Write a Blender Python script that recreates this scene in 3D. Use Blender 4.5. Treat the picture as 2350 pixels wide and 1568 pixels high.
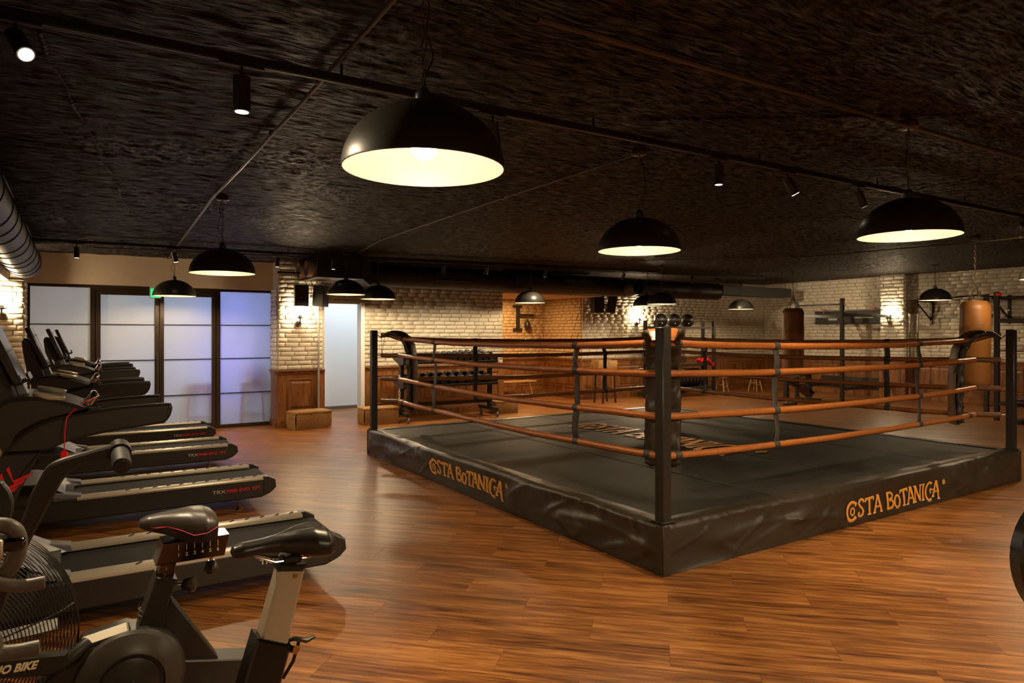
import bpy, bmesh, math, random
import numpy as np
from mathutils import Matrix, Vector
from math import sin, cos, pi, radians, sqrt, atan2
random.seed(7)
for o in list(bpy.data.objects): bpy.data.objects.remove(o)
sc = bpy.context.scene
C = sc.collection
# ------------------------------------------------------------------ camera, world, exposure
cam_d = bpy.data.cameras.new('camera'); cam = bpy.data.objects.new('camera', cam_d); C.objects.link(cam)
cam.location = (0, 0, 1.6); cam.rotation_euler = (radians(90), 0, radians(-32.7))
cam_d.sensor_width = 36; cam_d.lens = 36 * 1556 / 2350; cam_d.shift_y = -19 / 2350
cam_d.clip_start = 0.05
sc.camera = cam
w = bpy.data.worlds.new('world'); sc.world = w; w.use_nodes = True
w.node_tree.nodes['Background'].inputs[0].default_value = (0.9, 0.7, 0.5, 1)
w.node_tree.nodes['Background'].inputs[1].default_value = 0.0
sc.view_settings.view_transform = 'Standard'; sc.view_settings.look = 'None'
sc.view_settings.gamma = 1; sc.view_settings.use_curve_mapping = False
sc.view_settings.exposure = 0.75
sc.cycles.use_denoising = True
sc.cycles.sample_clamp_indirect = 6; sc.cycles.max_bounces = 7; sc.cycles.diffuse_bounces = 4; sc.cycles.transmission_bounces = 6
BULB_W = 44      # strength of a pendant's bulb (W)
SPOT_W = 60

# ------------------------------------------------------------------ helpers
IDENT = Matrix.Identity(4)
WM = {}
def setp(o, label=None, cat=None, group=None, kind=None):
    if label: o['label'] = label
    if cat: o['category'] = cat
    if group: o['group'] = group
    if kind: o['kind'] = kind
    return o
def thing(name, label, cat, loc=(0, 0, 0), rz=0, group=None):
    o = bpy.data.objects.new(name, None); C.objects.link(o)
    o.location = loc; o.rotation_euler = (0, 0, rz); o.empty_display_size = .1
    WM[o.name] = Matrix.Translation(loc) @ Matrix.Rotation(rz, 4, 'Z')
    return setp(o, label, cat, group)
def wm(o):
    m = IDENT
    while o is not None:
        if o.name in WM: return WM[o.name] @ m
        m = o.matrix_basis @ m; o = o.parent
    return m
def copy_tree(o, parent=None):
    c = o.copy(); C.objects.link(c); c.parent = parent
    for ch in o.children: copy_tree(ch, c)
    return c
def put(me, name, parent=None, loc=None, m=None, rz=0):
    o = bpy.data.objects.new(name, me); C.objects.link(o); o.parent = parent
    if loc: o.location = loc
    if rz: o.rotation_euler = (0, 0, rz)
    if m is not None: o.matrix_basis = m
    return o
class MB:
    def __init__(s): s.v = []; s.f = []
    def add(s, vs, fs, m=None):
        n = len(s.v)
        if m is not None: vs = [tuple(m @ Vector(p)) for p in vs]
        s.v += [tuple(p) for p in vs]; s.f += [tuple(i + n for i in f) for f in fs]; return s
    def box(s, c, d, b=0, m=None):
        hx, hy, hz = d[0] / 2, d[1] / 2, d[2] / 2; b = min(b, hx * .9, hy * .9, hz * .9)
        if b <= 0:
            vs = [(c[0] + i * hx, c[1] + j * hy, c[2] + k * hz) for i in (-1, 1) for j in (-1, 1) for k in (-1, 1)]
            return s.add(vs, [(0, 1, 3, 2), (4, 6, 7, 5), (0, 4, 5, 1), (2, 3, 7, 6), (0, 2, 6, 4), (1, 5, 7, 3)], m)
        idx = {}; vs = []; H = (hx, hy, hz)
        for sx in (-1, 1):
            for sy in (-1, 1):
                for sz in (-1, 1):
                    S = (sx, sy, sz)
                    for a in range(3):
                        idx[(S, a)] = len(vs)
                        vs.append(tuple(c[i] + S[i] * (H[i] if i == a else H[i] - b) for i in range(3)))
        fs = []
        for a in range(3):
            o = [i for i in range(3) if i != a]
            for sa in (-1, 1):
                q = []
                for (p, r) in ((-1, -1), (1, -1), (1, 1), (-1, 1)):
                    S = [0, 0, 0]; S[a] = sa; S[o[0]] = p; S[o[1]] = r; q.append(idx[(tuple(S), a)])
                fs.append(tuple(q))
        for cc in range(3):
            a, bb = [i for i in range(3) if i != cc]
            for sa in (-1, 1):
                for sb in (-1, 1):
                    S0 = [0, 0, 0]; S0[a] = sa; S0[bb] = sb; S0[cc] = -1; S1 = list(S0); S1[cc] = 1
                    fs.append((idx[(tuple(S0), a)], idx[(tuple(S0), bb)], idx[(tuple(S1), bb)], idx[(tuple(S1), a)]))
        for sx in (-1, 1):
            for sy in (-1, 1):
                for sz in (-1, 1):
                    S = (sx, sy, sz); fs.append((idx[(S, 0)], idx[(S, 1)], idx[(S, 2)]))
        return s.add(vs, fs, m)
    def tube(s, pts, r, n=10, caps=True, closed=False, flat=1.0, up=None):
        P = [Vector(p) for p in pts]; k = len(P)
        R = r if isinstance(r, (list, tuple)) else [r] * k
        vs = []; prev = None
        for i in range(k):
            if closed: t = (P[(i + 1) % k] - P[i - 1])
            else: t = P[min(i + 1, k - 1)] - P[max(i - 1, 0)]
            t.normalize()
            if prev is None:
                u = Vector(up) if up else (Vector((0, 0, 1)) if abs(t.z) < .9 else Vector((1, 0, 0)))
            else: u = prev
            u = (u - t * u.dot(t)).normalized(); prev = u; w_ = t.cross(u)
            for j in range(n):
                a = 2 * pi * j / n
                vs.append(P[i] + u * (cos(a) * R[i] * flat) + w_ * (sin(a) * R[i]))
        fs = []
        for i in range(k if closed else k - 1):
            i2 = (i + 1) % k
            for j in range(n):
                j2 = (j + 1) % n; fs.append((i * n + j, i * n + j2, i2 * n + j2, i2 * n + j))
        if caps and not closed: fs += [tuple(range(n)), tuple((k - 1) * n + j for j in range(n))]
        return s.add(vs, fs)
    def cyl(s, p0, p1, r0, r1=None, n=16): return s.tube([p0, p1], [r0, r0 if r1 is None else r1], n)
    def lathe(s, prof, c=(0, 0, 0), n=24, axis='z', closed=False):
        vs = []; k = len(prof)
        for (r, z) in prof:
            for j in range(n):
                a = 2 * pi * j / n; x, y = r * cos(a), r * sin(a)
                p = (x, y, z) if axis == 'z' else ((z, x, y) if axis == 'x' else (y, z, x))
                vs.append((c[0] + p[0], c[1] + p[1], c[2] + p[2]))
        fs = []
        for i in range(k if closed else k - 1):
            i2 = (i + 1) % k
            for j in range(n):
                j2 = (j + 1) % n; fs.append((i * n + j, i * n + j2, i2 * n + j2, i2 * n + j))
        return s.add(vs, fs)
    def prism(s, poly, a0, a1, plane='xz', b=0, m=None):
        """extrude a 2D outline between a0 and a1 along the remaining axis, edges chamfered by b"""
        k = len(poly)
        cx = sum(p[0] for p in poly) / k; cy = sum(p[1] for p in poly) / k
        area = sum(poly[i][0] * poly[(i + 1) % k][1] - poly[(i + 1) % k][0] * poly[i][1] for i in range(k))
        sg = 1 if area > 0 else -1
        def inset(d):
            out = []
            for i in range(k):
                p0, p1, p2 = Vector(poly[i - 1]), Vector(poly[i]), Vector(poly[(i + 1) % k])
                e1 = (p1 - p0); e2 = (p2 - p1)
                if e1.length < 1e-6 or e2.length < 1e-6: out.append(tuple(p1)); continue
                e1.normalize(); e2.normalize()
                n1 = Vector((-e1.y, e1.x)) * sg; n2 = Vector((-e2.y, e2.x)) * sg
                nn = n1 + n2
                if nn.length < 1e-3: nn = n1
                nn.normalize(); q = d / max(.4, nn.dot(n1)); out.append((p1.x + nn.x * q, p1.y + nn.y * q))
            return out
        def P(p, a): return {'xz': (p[0], a, p[1]), 'xy': (p[0], p[1], a), 'yz': (a, p[0], p[1])}[plane]
        sgn = 1 if a1 > a0 else -1
        if b > 0: rings = [(inset(b), a0), (poly, a0 + b * sgn), (poly, a1 - b * sgn), (inset(b), a1)]
        else: rings = [(poly, a0), (poly, a1)]
        vs = [P(p, a) for pl, a in rings for p in pl]; fs = []
        for i in range(len(rings) - 1):
            for j in range(k):
                j2 = (j + 1) % k; fs.append((i * k + j, i * k + j2, (i + 1) * k + j2, (i + 1) * k + j))
        fs.append(tuple(range(k))); fs.append(tuple((len(rings) - 1) * k + j for j in range(k)))
        return s.add(vs, fs, m)
    def sphere(s, c, r, n=16, k=10, sc_=(1, 1, 1)):
        prof = [(max(1e-4, r * sin(pi * i / k)), -r * cos(pi * i / k)) for i in range(k + 1)]
        vs = []
        for (rr, z) in prof:
            for j in range(n):
                a = 2 * pi * j / n; vs.append((c[0] + rr * cos(a) * sc_[0], c[1] + rr * sin(a) * sc_[1], c[2] + z * sc_[2]))
        fs = [(i * n + j, i * n + (j + 1) % n, (i + 1) * n + (j + 1) % n, (i + 1) * n + j) for i in range(k) for j in range(n)]
        return s.add(vs, fs)
    def grid(s, fn, nu, nv):
        vs = [fn(i / nu, j / nv) for i in range(nu + 1) for j in range(nv + 1)]
        fs = [(i * (nv + 1) + j, (i + 1) * (nv + 1) + j, (i + 1) * (nv + 1) + j + 1, i * (nv + 1) + j + 1) for i in range(nu) for j in range(nv)]
        return s.add(vs, fs)
    def mesh(s, name, mat, smooth=True, fix=True, angle=38):
        me = bpy.data.meshes.new(name); me.from_pydata(s.v, [], s.f)
        if fix:
            b = bmesh.new(); b.from_mesh(me); bmesh.ops.recalc_face_normals(b, faces=b.faces); b.to_mesh(me); b.free()
        if mat: me.materials.append(mat)
        if smooth:
            me.polygons.foreach_set('use_smooth', [True] * len(me.polygons))
            me.set_sharp_from_angle(angle=radians(angle))
        me.update(); return me
    def build(s, name, mat, parent=None, world=False, smooth=True, fix=True, angle=38):
        if world and parent is not None:
            im = wm(parent).inverted(); s.v = [tuple(im @ Vector(p)) for p in s.v]
        return put(s.mesh(name, mat, smooth, fix, angle), name, parent)
def smooth_path(pts, n=6):
    P = [Vector(p) for p in pts]; out = []
    for i in range(len(P) - 1):
        p0, p1, p2, p3 = P[max(0, i - 1)], P[i], P[i + 1], P[min(len(P) - 1, i + 2)]
        for k in range(n):
            t = k / n; out.append(tuple(.5 * ((2 * p1) + (p2 - p0) * t + (2 * p0 - 5 * p1 + 4 * p2 - p3) * t * t + (3 * p1 - p0 - 3 * p2 + p3) * t ** 3)))
    out.append(tuple(P[-1])); return out
def sm2(poly, n=4, sharp=()):
    """closed outline rounded through its points, keeping the points listed in sharp as corners"""
    k = len(poly); out = []
    for i in range(k):
        p0, p1, p2, p3 = (Vector(poly[(i + q) % k]) for q in (-1, 0, 1, 2))
        if i in sharp: p0 = p1 - (p2 - p1)
        if (i + 1) % k in sharp: p3 = p2 + (p2 - p1)
        for j in range(n):
            t = j / n; out.append(tuple(.5 * ((2 * p1) + (p2 - p0) * t + (2 * p0 - 5 * p1 + 4 * p2 - p3) * t * t + (3 * p1 - p0 - 3 * p2 + p3) * t ** 3)))
    return out
def text_mesh(t, size, depth=.001, bold=0, shear=0, mat=None, sx=1.0, align='CENTER'):
    c = bpy.data.curves.new('t', 'FONT'); c.body = t; c.size = size; c.extrude = depth; c.offset = bold; c.shear = shear
    c.align_x = align; c.align_y = 'CENTER'; c.resolution_u = 4
    o = bpy.data.objects.new('t', c); C.objects.link(o)
    bpy.context.view_layer.update()
    me = bpy.data.meshes.new_from_object(o); bpy.data.objects.remove(o); bpy.data.curves.remove(c)
    for v in me.vertices: v.co.x *= sx
    me.materials.clear(); me.materials.append(mat); return me
def basis(right, up, nrm, loc):
    r, u, n = Vector(right), Vector(up), Vector(nrm)
    m = Matrix((r, u, n)).transposed().to_4x4(); m.translation = Vector(loc); return m
RNG = np.random.RandomState(3)
_tabs = RNG.rand(8, 256, 256)
def vnoise(x, y, t=0):
    """smooth value noise, arrays or floats, range -1..1"""
    x = np.asarray(x, dtype=float); y = np.asarray(y, dtype=float)
    xi = np.floor(x).astype(int); yi = np.floor(y).astype(int); fx = x - xi; fy = y - yi
    fx = fx * fx * (3 - 2 * fx); fy = fy * fy * (3 - 2 * fy); T = _tabs[t]
    a = T[xi % 256, yi % 256]; b = T[(xi + 1) % 256, yi % 256]; c = T[xi % 256, (yi + 1) % 256]; d = T[(xi + 1) % 256, (yi + 1) % 256]
    return ((a * (1 - fx) + b * fx) * (1 - fy) + (c * (1 - fx) + d * fx) * fy) * 2 - 1
# ------------------------------------------------------------------ materials
MATS = {}
def mat(name, col, rough=.5, metal=0, bump=None, var=None, spec=.5, coat=0, emit=None, es=0):
    """bump=(scale, strength, distance); var=(scale, colour2, amount)"""
    if name in MATS: return MATS[name]
    m = bpy.data.materials.new(name); m.use_nodes = True; nt = m.node_tree; b = nt.nodes['Principled BSDF']
    b.inputs['Base Color'].default_value = (*col, 1); b.inputs['Roughness'].default_value = rough
    b.inputs['Metallic'].default_value = metal; b.inputs['Specular IOR Level'].default_value = spec
    b.inputs['Coat Weight'].default_value = coat
    if emit: b.inputs['Emission Color'].default_value = (*emit, 1); b.inputs['Emission Strength'].default_value = es
    tc = nt.nodes.new('ShaderNodeTexCoord')
    if var:
        n = nt.nodes.new('ShaderNodeTexNoise'); n.inputs['Scale'].default_value = var[0]; n.inputs['Detail'].default_value = 5
        mx = nt.nodes.new('ShaderNodeMix'); mx.data_type = 'RGBA'
        r = nt.nodes.new('ShaderNodeMapRange'); r.inputs[1].default_value = .35; r.inputs[2].default_value = .7; r.inputs[4].default_value = var[2]
        nt.links.new(tc.outputs['Object'], n.inputs['Vector']); nt.links.new(n.outputs['Fac'], r.inputs[0])
        nt.links.new(r.outputs[0], mx.inputs['Factor']); mx.inputs['A'].default_value = (*col, 1); mx.inputs['B'].default_value = (*var[1], 1)
        nt.links.new(mx.outputs['Result'], b.inputs['Base Color'])
    if bump:
        n = nt.nodes.new('ShaderNodeTexNoise'); n.inputs['Scale'].default_value = bump[0]; n.inputs['Detail'].default_value = 4
        bp = nt.nodes.new('ShaderNodeBump'); bp.inputs['Strength'].default_value = bump[1]; bp.inputs['Distance'].default_value = bump[2] if len(bump) > 2 else .01
        nt.links.new(tc.outputs['Object'], n.inputs['Vector']); nt.links.new(n.outputs['Fac'], bp.inputs['Height']); nt.links.new(bp.outputs[0], b.inputs['Normal'])
    MATS[name] = m; return m
def nn(nt, t, **k):
    n = nt.nodes.new(t)
    for a, v in k.items(): setattr(n, a, v)
    return n
def wood_mat(name, c_dark, c_mid, c_light, rough, gscale, axis_vec, use_uv_rot=0, coat=0, random_id=True, gl=None):
    m = bpy.data.materials.new(name); m.use_nodes = True; nt = m.node_tree; b = nt.nodes['Principled BSDF']; L = nt.links.new
    g = nn(nt, 'ShaderNodeNewGeometry'); oi = nn(nt, 'ShaderNodeObjectInfo')
    rot = nn(nt, 'ShaderNodeVectorRotate'); rot.rotation_type = 'Z_AXIS'; rot.inputs['Angle'].default_value = use_uv_rot
    L(g.outputs['Position'], rot.inputs['Vector'])
    add = nn(nt, 'ShaderNodeMath'); add.operation = 'ADD'; L(oi.outputs['Random'], add.inputs[0]); L(g.outputs['Random Per Island'], add.inputs[1])
    fr = nn(nt, 'ShaderNodeMath'); fr.operation = 'FRACT'; L(add.outputs[0], fr.inputs[0])
    comb = nn(nt, 'ShaderNodeCombineXYZ'); mul = nn(nt, 'ShaderNodeMath'); mul.operation = 'MULTIPLY'; mul.inputs[1].default_value = 37.0
    L(fr.outputs[0], mul.inputs[0]); L(mul.outputs[0], comb.inputs[0]); L(mul.outputs[0], comb.inputs[1]); L(mul.outputs[0], comb.inputs[2])
    va = nn(nt, 'ShaderNodeVectorMath'); va.operation = 'MULTIPLY'; va.inputs[1].default_value = axis_vec; L(rot.outputs[0], va.inputs[0])
    vb = nn(nt, 'ShaderNodeVectorMath'); vb.operation = 'ADD'; L(va.outputs[0], vb.inputs[0]); L(comb.outputs[0], vb.inputs[1])
    n1 = nn(nt, 'ShaderNodeTexNoise'); n1.inputs['Scale'].default_value = gscale; n1.inputs['Detail'].default_value = 8; n1.inputs['Roughness'].default_value = .62; n1.inputs['Distortion'].default_value = .35
    L(vb.outputs[0], n1.inputs['Vector'])
    n2 = nn(nt, 'ShaderNodeTexNoise'); n2.inputs['Scale'].default_value = gscale * .22; n2.inputs['Detail'].default_value = 3; n2.inputs['Distortion'].default_value = .6
    L(vb.outputs[0], n2.inputs['Vector'])
    s1 = nn(nt, 'ShaderNodeMath'); s1.operation = 'MULTIPLY_ADD'; s1.inputs[1].default_value = .62; L(n1.outputs['Fac'], s1.inputs[0])
    s2 = nn(nt, 'ShaderNodeMath'); s2.operation = 'MULTIPLY'; s2.inputs[1].default_value = .38; L(n2.outputs['Fac'], s2.inputs[0]); L(s2.outputs[0], s1.inputs[2])
    cr = nn(nt, 'ShaderNodeValToRGB'); e = cr.color_ramp.elements
    e[0].position = .36; e[0].color = (*c_dark, 1); e[1].position = .66; e[1].color = (*c_light, 1); k = cr.color_ramp.elements.new(.5); k.color = (*c_mid, 1)
    L(s1.outputs[0], cr.inputs[0])
    hv = nn(nt, 'ShaderNodeHueSaturation'); mr = nn(nt, 'ShaderNodeMapRange'); mr.inputs[3].default_value = .86; mr.inputs[4].default_value = 1.12
    L(fr.outputs[0], mr.inputs[0]); L(mr.outputs[0], hv.inputs['Value']); L(cr.outputs[0], hv.inputs['Color']); L(hv.outputs[0], b.inputs['Base Color'])
    b.inputs['Roughness'].default_value = rough; b.inputs['Coat Weight'].default_value = coat; b.inputs['Coat Roughness'].default_value = .3
    rr = nn(nt, 'ShaderNodeMapRange'); rr.inputs[3].default_value = rough - .06; rr.inputs[4].default_value = rough + .12; L(n1.outputs['Fac'], rr.inputs[0]); L(rr.outputs[0], b.inputs['Roughness'])
    bp = nn(nt, 'ShaderNodeBump'); bp.inputs['Strength'].default_value = .25; bp.inputs['Distance'].default_value = .003; L(n1.outputs['Fac'], bp.inputs['Height']); L(bp.outputs[0], b.inputs['Normal'])
    MATS[name] = m; return m
FLOOR = wood_mat('floor wood', (.055, .015, .004), (.235, .085, .018), (.50, .215, .055), .36, 4.6, (.8, 13, 1), radians(45))
WOOD = wood_mat('dado oak', (.07, .022, .006), (.19, .070, .017), (.29, .12, .034), .38, 5, (5, 5, .8))
PINE = wood_mat('light wood', (.35, .17, .05), (.48, .26, .09), (.58, .34, .13), .5, 6, (2, 2, 2))
BRICK = mat('painted brick', (.60, .54, .43), .55, bump=(28, .55, .012), var=(3, (.48, .42, .32), .7))
BRICK2 = mat('orange light tinted brick', (.52, .36, .19), .5, bump=(28, .4, .01), var=(3, (.45, .30, .15), .7))  # orange niche light tinted into the brick colour
MORTAR = mat('painted mortar', (.46, .41, .32), .8, bump=(60, .4, .005))
MORTAR2 = mat('orange light tinted mortar', (.42, .29, .15), .8, bump=(60, .4, .005))  # the same orange light tinted into the mortar
CREAM = mat('cream plaster', (.70, .57, .43), .75, bump=(90, .15, .003))
GREYW = mat('grey lounge plaster', (.3, .3, .3), .8)
WHITE = mat('white plaster', (.75, .76, .76), .7)
BLACK = mat('black powder coat', (.020, .018, .015), .42, bump=(400, .08, .001))
BLACKM = mat('black matte metal', (.010, .009, .008), .5)
LAMPB = mat('black lamp enamel', (.032, .028, .022), .36)
LAMPI = mat('cream lamp lining', (.078, .072, .060), .5, spec=.2)
PLASTIC = mat('dark console plastic', (.020, .017, .014), .42, bump=(500, .12, .001))
PLASTG = mat('grey plastic', (.16, .165, .18), .4)
VINYL = mat('black vinyl', (.034, .028, .020), .40, bump=(55, .15, .004), var=(5, (.025, .020, .013), .8))
CANVAS = mat('black canvas', (.013, .012, .010), .6, bump=(120, .2, .003), var=(1.2, (.018, .016, .013), .8))
LEATHER = mat('tan leather', (.40, .135, .033), .33, bump=(45, .35, .006), var=(30, (.28, .085, .018), .6))
LEATHD = mat('brown leather', (.13, .05, .018), .3, bump=(30, .3, .006))
STRAP = mat('grey webbing', (.045, .042, .038), .55, bump=(200, .3, .002))
CHROME = mat('chrome', (.75, .73, .7), .12, 1)
STEEL = mat('brushed steel', (.45, .42, .38), .35, 1)
RAIL = mat('champagne metal rail', (.50, .44, .34), .35, .3)
BELT = mat('running belt', (.010, .009, .008), .7, bump=(300, .25, .002), spec=.2)
RED = mat('red plastic', (.7, .01, .012), .35)
REDP = mat('red print', (.65, .012, .02), .5)
GREYP = mat('grey print', (.5, .45, .38), .5)
CREAMP = mat('cream print', (.92, .80, .50), .5)
ORANGEP = mat('orange print', (.88, .38, .05), .45)
DARKP = mat('dark print', (.03, .012, .006), .5)
GOLD = mat('faded gold print', (.42, .22, .05), .5)
WICKER = mat('wicker', (.42, .23, .075), .7, bump=(60, .6, .01), var=(50, (.24, .12, .035), .9))
BAG = mat('tan bag leather', (.27, .11, .024), .42, bump=(25, .2, .006), var=(2, (.26, .1, .02), .6))
FRAME = mat('bronze door frame', (.05, .034, .022), .4, .4, bump=(120, .3, .003))
DUCTG = mat('grey duct metal', (.040, .040, .043), .45, .3)
DUCTB = mat('black duct', (.018, .016, .015), .45)
SILVER = mat('silver foil duct', (.55, .53, .50), .45, .15)
RUBBER = mat('black rubber', (.02, .02, .02), .6)
HEX = mat('hex rubber', (.022, .024, .026), .45)
ORG = mat('orange pin', (.9, .12, .02), .4)
BRASS = mat('brass', (.5, .3, .08), .3, 1)
CHAINM = mat('bronze chain', (.16, .11, .06), .4, .8)
CONDUIT = mat('bronze conduit', (.10, .07, .045), .35, .5)
SCREEN = mat('black glass screen', (.02, .022, .03), .06, spec=.8)
def emis(name, col, s):
    m = bpy.data.materials.new(name); m.use_nodes = True; nt = m.node_tree; nt.nodes.clear()
    e = nt.nodes.new('ShaderNodeEmission'); e.inputs[0].default_value = (*col, 1); e.inputs[1].default_value = s
    o = nt.nodes.new('ShaderNodeOutputMaterial'); nt.links.new(e.outputs[0], o.inputs[0]); MATS[name] = m; return m
def watt(P, area): return P / (pi * area)
BULB = emis('glowing bulb', (1.0, .74, .44), watt(BULB_W, 4 * pi * .05 ** 2))
SCONB = emis('glowing wall lamp bulb', (1.0, .78, .50), watt(27, 4 * pi * .045 ** 2))
SPOTE = emis('glowing spot lens', (1.0, .82, .6), 30)
SPOTDIM = emis('faintly glowing spot lens', (1.0, .85, .7), 1.2)
EXITM = emis('green exit panel', (.02, .9, .25), .7)
# frosted glass: a thin sheet that scatters the light of the room behind it
FROST = bpy.data.materials.new('frosted glass'); FROST.use_nodes = True; nt = FROST.node_tree; nt.nodes.clear()
tr = nn(nt, 'ShaderNodeBsdfTranslucent'); tr.inputs[0].default_value = (.90, .88, .85, 1)
df = nn(nt, 'ShaderNodeBsdfDiffuse'); df.inputs[0].default_value = (.62, .60, .57, 1)
gl = nn(nt, 'ShaderNodeBsdfGlossy'); gl.inputs['Roughness'].default_value = .03
m1 = nn(nt, 'ShaderNodeMixShader'); m1.inputs[0].default_value = .38; nt.links.new(tr.outputs[0], m1.inputs[1]); nt.links.new(df.outputs[0], m1.inputs[2])
m2 = nn(nt, 'ShaderNodeMixShader'); fz = nn(nt, 'ShaderNodeFresnel'); fz.inputs[0].default_value = 1.45
nt.links.new(fz.outputs[0], m2.inputs[0]); nt.links.new(m1.outputs[0], m2.inputs[1]); nt.links.new(gl.outputs[0], m2.inputs[2])
oo = nn(nt, 'ShaderNodeOutputMaterial'); nt.links.new(m2.outputs[0], oo.inputs[0])
# combed black plaster for the ceiling
CEIL = bpy.data.materials.new('combed black plaster'); CEIL.use_nodes = True; nt = CEIL.node_tree; b = nt.nodes['Principled BSDF']; L = nt.links.new
g = nn(nt, 'ShaderNodeNewGeometry')
wn_ = nn(nt, 'ShaderNodeTexNoise'); wn_.inputs['Scale'].default_value = .9; wn_.inputs['Detail'].default_value = 3; L(g.outputs['Position'], wn_.inputs['Vector'])
wv = nn(nt, 'ShaderNodeVectorMath'); wv.operation = 'MULTIPLY_ADD'; wv.inputs[1].default_value = (.5, .22, 0); L(wn_.outputs['Color'], wv.inputs[0]); L(g.outputs['Position'], wv.inputs[2])
vm = nn(nt, 'ShaderNodeVectorMath'); vm.operation = 'MULTIPLY'; vm.inputs[1].default_value = (7, 48, 1); L(wv.outputs[0], vm.inputs[0])
n1 = nn(nt, 'ShaderNodeTexNoise'); n1.inputs['Scale'].default_value = 1.0; n1.inputs['Detail'].default_value = 6; n1.inputs['Roughness'].default_value = .68; L(vm.outputs[0], n1.inputs['Vector'])
n2 = nn(nt, 'ShaderNodeTexNoise'); n2.inputs['Scale'].default_value = 16; n2.inputs['Detail'].default_value = 6; n2.inputs['Roughness'].default_value = .7; L(g.outputs['Position'], n2.inputs['Vector'])
n3 = nn(nt, 'ShaderNodeTexNoise'); n3.inputs['Scale'].default_value = .8; n3.inputs['Detail'].default_value = 2; L(g.outputs['Position'], n3.inputs['Vector'])
mk = nn(nt, 'ShaderNodeMapRange'); mk.inputs[1].default_value = .5; mk.inputs[2].default_value = .68; L(n3.outputs['Fac'], mk.inputs[0])
mxx = nn(nt, 'ShaderNodeMix'); L(mk.outputs[0], mxx.inputs[0]); L(n1.outputs['Fac'], mxx.inputs[2]); L(n2.outputs['Fac'], mxx.inputs[3])
cr = nn(nt, 'ShaderNodeValToRGB'); E_ = cr.color_ramp.elements; E_[0].position = .43; E_[0].color = (.0025, .0018, .0014, 1); E_[1].position = .64; E_[1].color = (.085, .058, .040, 1); k_ = E_.new(.53); k_.color = (.026, .018, .0125, 1)  # cavity shade painted into the colour: hollows near black, ridges paler
L(mxx.outputs[0], cr.inputs[0]); L(cr.outputs[0], b.inputs['Base Color'])
hr = nn(nt, 'ShaderNodeMapRange'); hr.inputs[1].default_value = .40; hr.inputs[2].default_value = .64; L(mxx.outputs[0], hr.inputs[0])
rr_ = nn(nt, 'ShaderNodeMapRange'); rr_.inputs[3].default_value = .75; rr_.inputs[4].default_value = .34; L(hr.outputs[0], rr_.inputs[0]); L(rr_.outputs[0], b.inputs['Roughness'])
sr_ = nn(nt, 'ShaderNodeMapRange'); sr_.inputs[3].default_value = .05; sr_.inputs[4].default_value = .55; L(hr.outputs[0], sr_.inputs[0]); L(sr_.outputs[0], b.inputs['Specular IOR Level'])
bp = nn(nt, 'ShaderNodeBump'); bp.inputs['Strength'].default_value = 1.0; bp.inputs['Distance'].default_value = .014; L(hr.outputs[0], bp.inputs['Height']); L(bp.outputs[0], b.inputs['Normal'])

def cz(x, y=5.0):          # height of the ceiling slab: rises slightly to the right, dips towards the glass wall
    t = np.clip((np.asarray(y, dtype=float) - 9.3) / 2.6, 0, 1); k = np.clip(1 - np.asarray(x, dtype=float) / 8.5, 0, 1)
    r = 2.92 + .0062 * np.asarray(x, dtype=float) - .115 * t * t * (3 - 2 * t) * np.minimum(k * 1.6, 1)
    return float(r) if np.ndim(r) == 0 else r

# ------------------------------------------------------------------ room shell
CAMF = Vector((.5402, .8415, 0)); CAMR = Vector((.8415, -.5402, 0))
def view_size(p):
    """how near a point is to the middle of what the camera sees, for choosing which pieces get their own object"""
    d = Vector(p).dot(CAMF)
    if d < .3: return 0
    u = abs(Vector(p).dot(CAMR) / d)
    return (1 / d) if u < .80 else .01 / d
# floor: sub-slab and planks laid at 45 degrees to the walls
fl = MB(); fl.box((8.0, 4.9, -.06), (19, 18.6, .1)); floor = fl.build('floor', mat('dark floor joint', (.03, .012, .005), .6)); floor['kind'] = 'structure'
PW, PL = .2325, 1.23
planks = []
X0, X1, Y0, Y1 = -1.2, 17.1, -4.0, 14.4
for k in range(-45, 85):
    w0 = 4.042 + PW * k
    off = -1.182 - .41 * k; off = off % PL
    for j in range(-16, 18):
        l0 = off + PL * j; pts = []
        wc, lc = w0 + PW / 2, l0 + PL / 2
        X = (wc + lc) / sqrt(2); Y = (wc - lc) / sqrt(2)
        if X0 - .2 < X < X1 + .2 and Y0 - .2 < Y < Y1 + .2: planks.append((X, Y))
planks.sort(key=lambda p: -view_size((p[0], p[1], 0)) if view_size((p[0], p[1], 0)) < 1 / 2.2 else 0)
pm = MB().box((0, 0, 0), (PL - .0009, PW - .0009, .012), .0007).mesh('plank', FLOOR, smooth=False)
for (X, Y) in planks[:300]: put(pm, 'plank', floor, (X, Y, -.006), rz=-pi / 4)
rest = MB(); R45 = Matrix.Rotation(-pi / 4, 4, 'Z')
for (X, Y) in planks[300:]: rest.box((0, 0, 0), (PL - .0009, PW - .0009, .012), 0, Matrix.Translation((X, Y, -.006)) @ R45)
setp(rest.build('planks', FLOOR, floor, smooth=False), kind='stuff')

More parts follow.
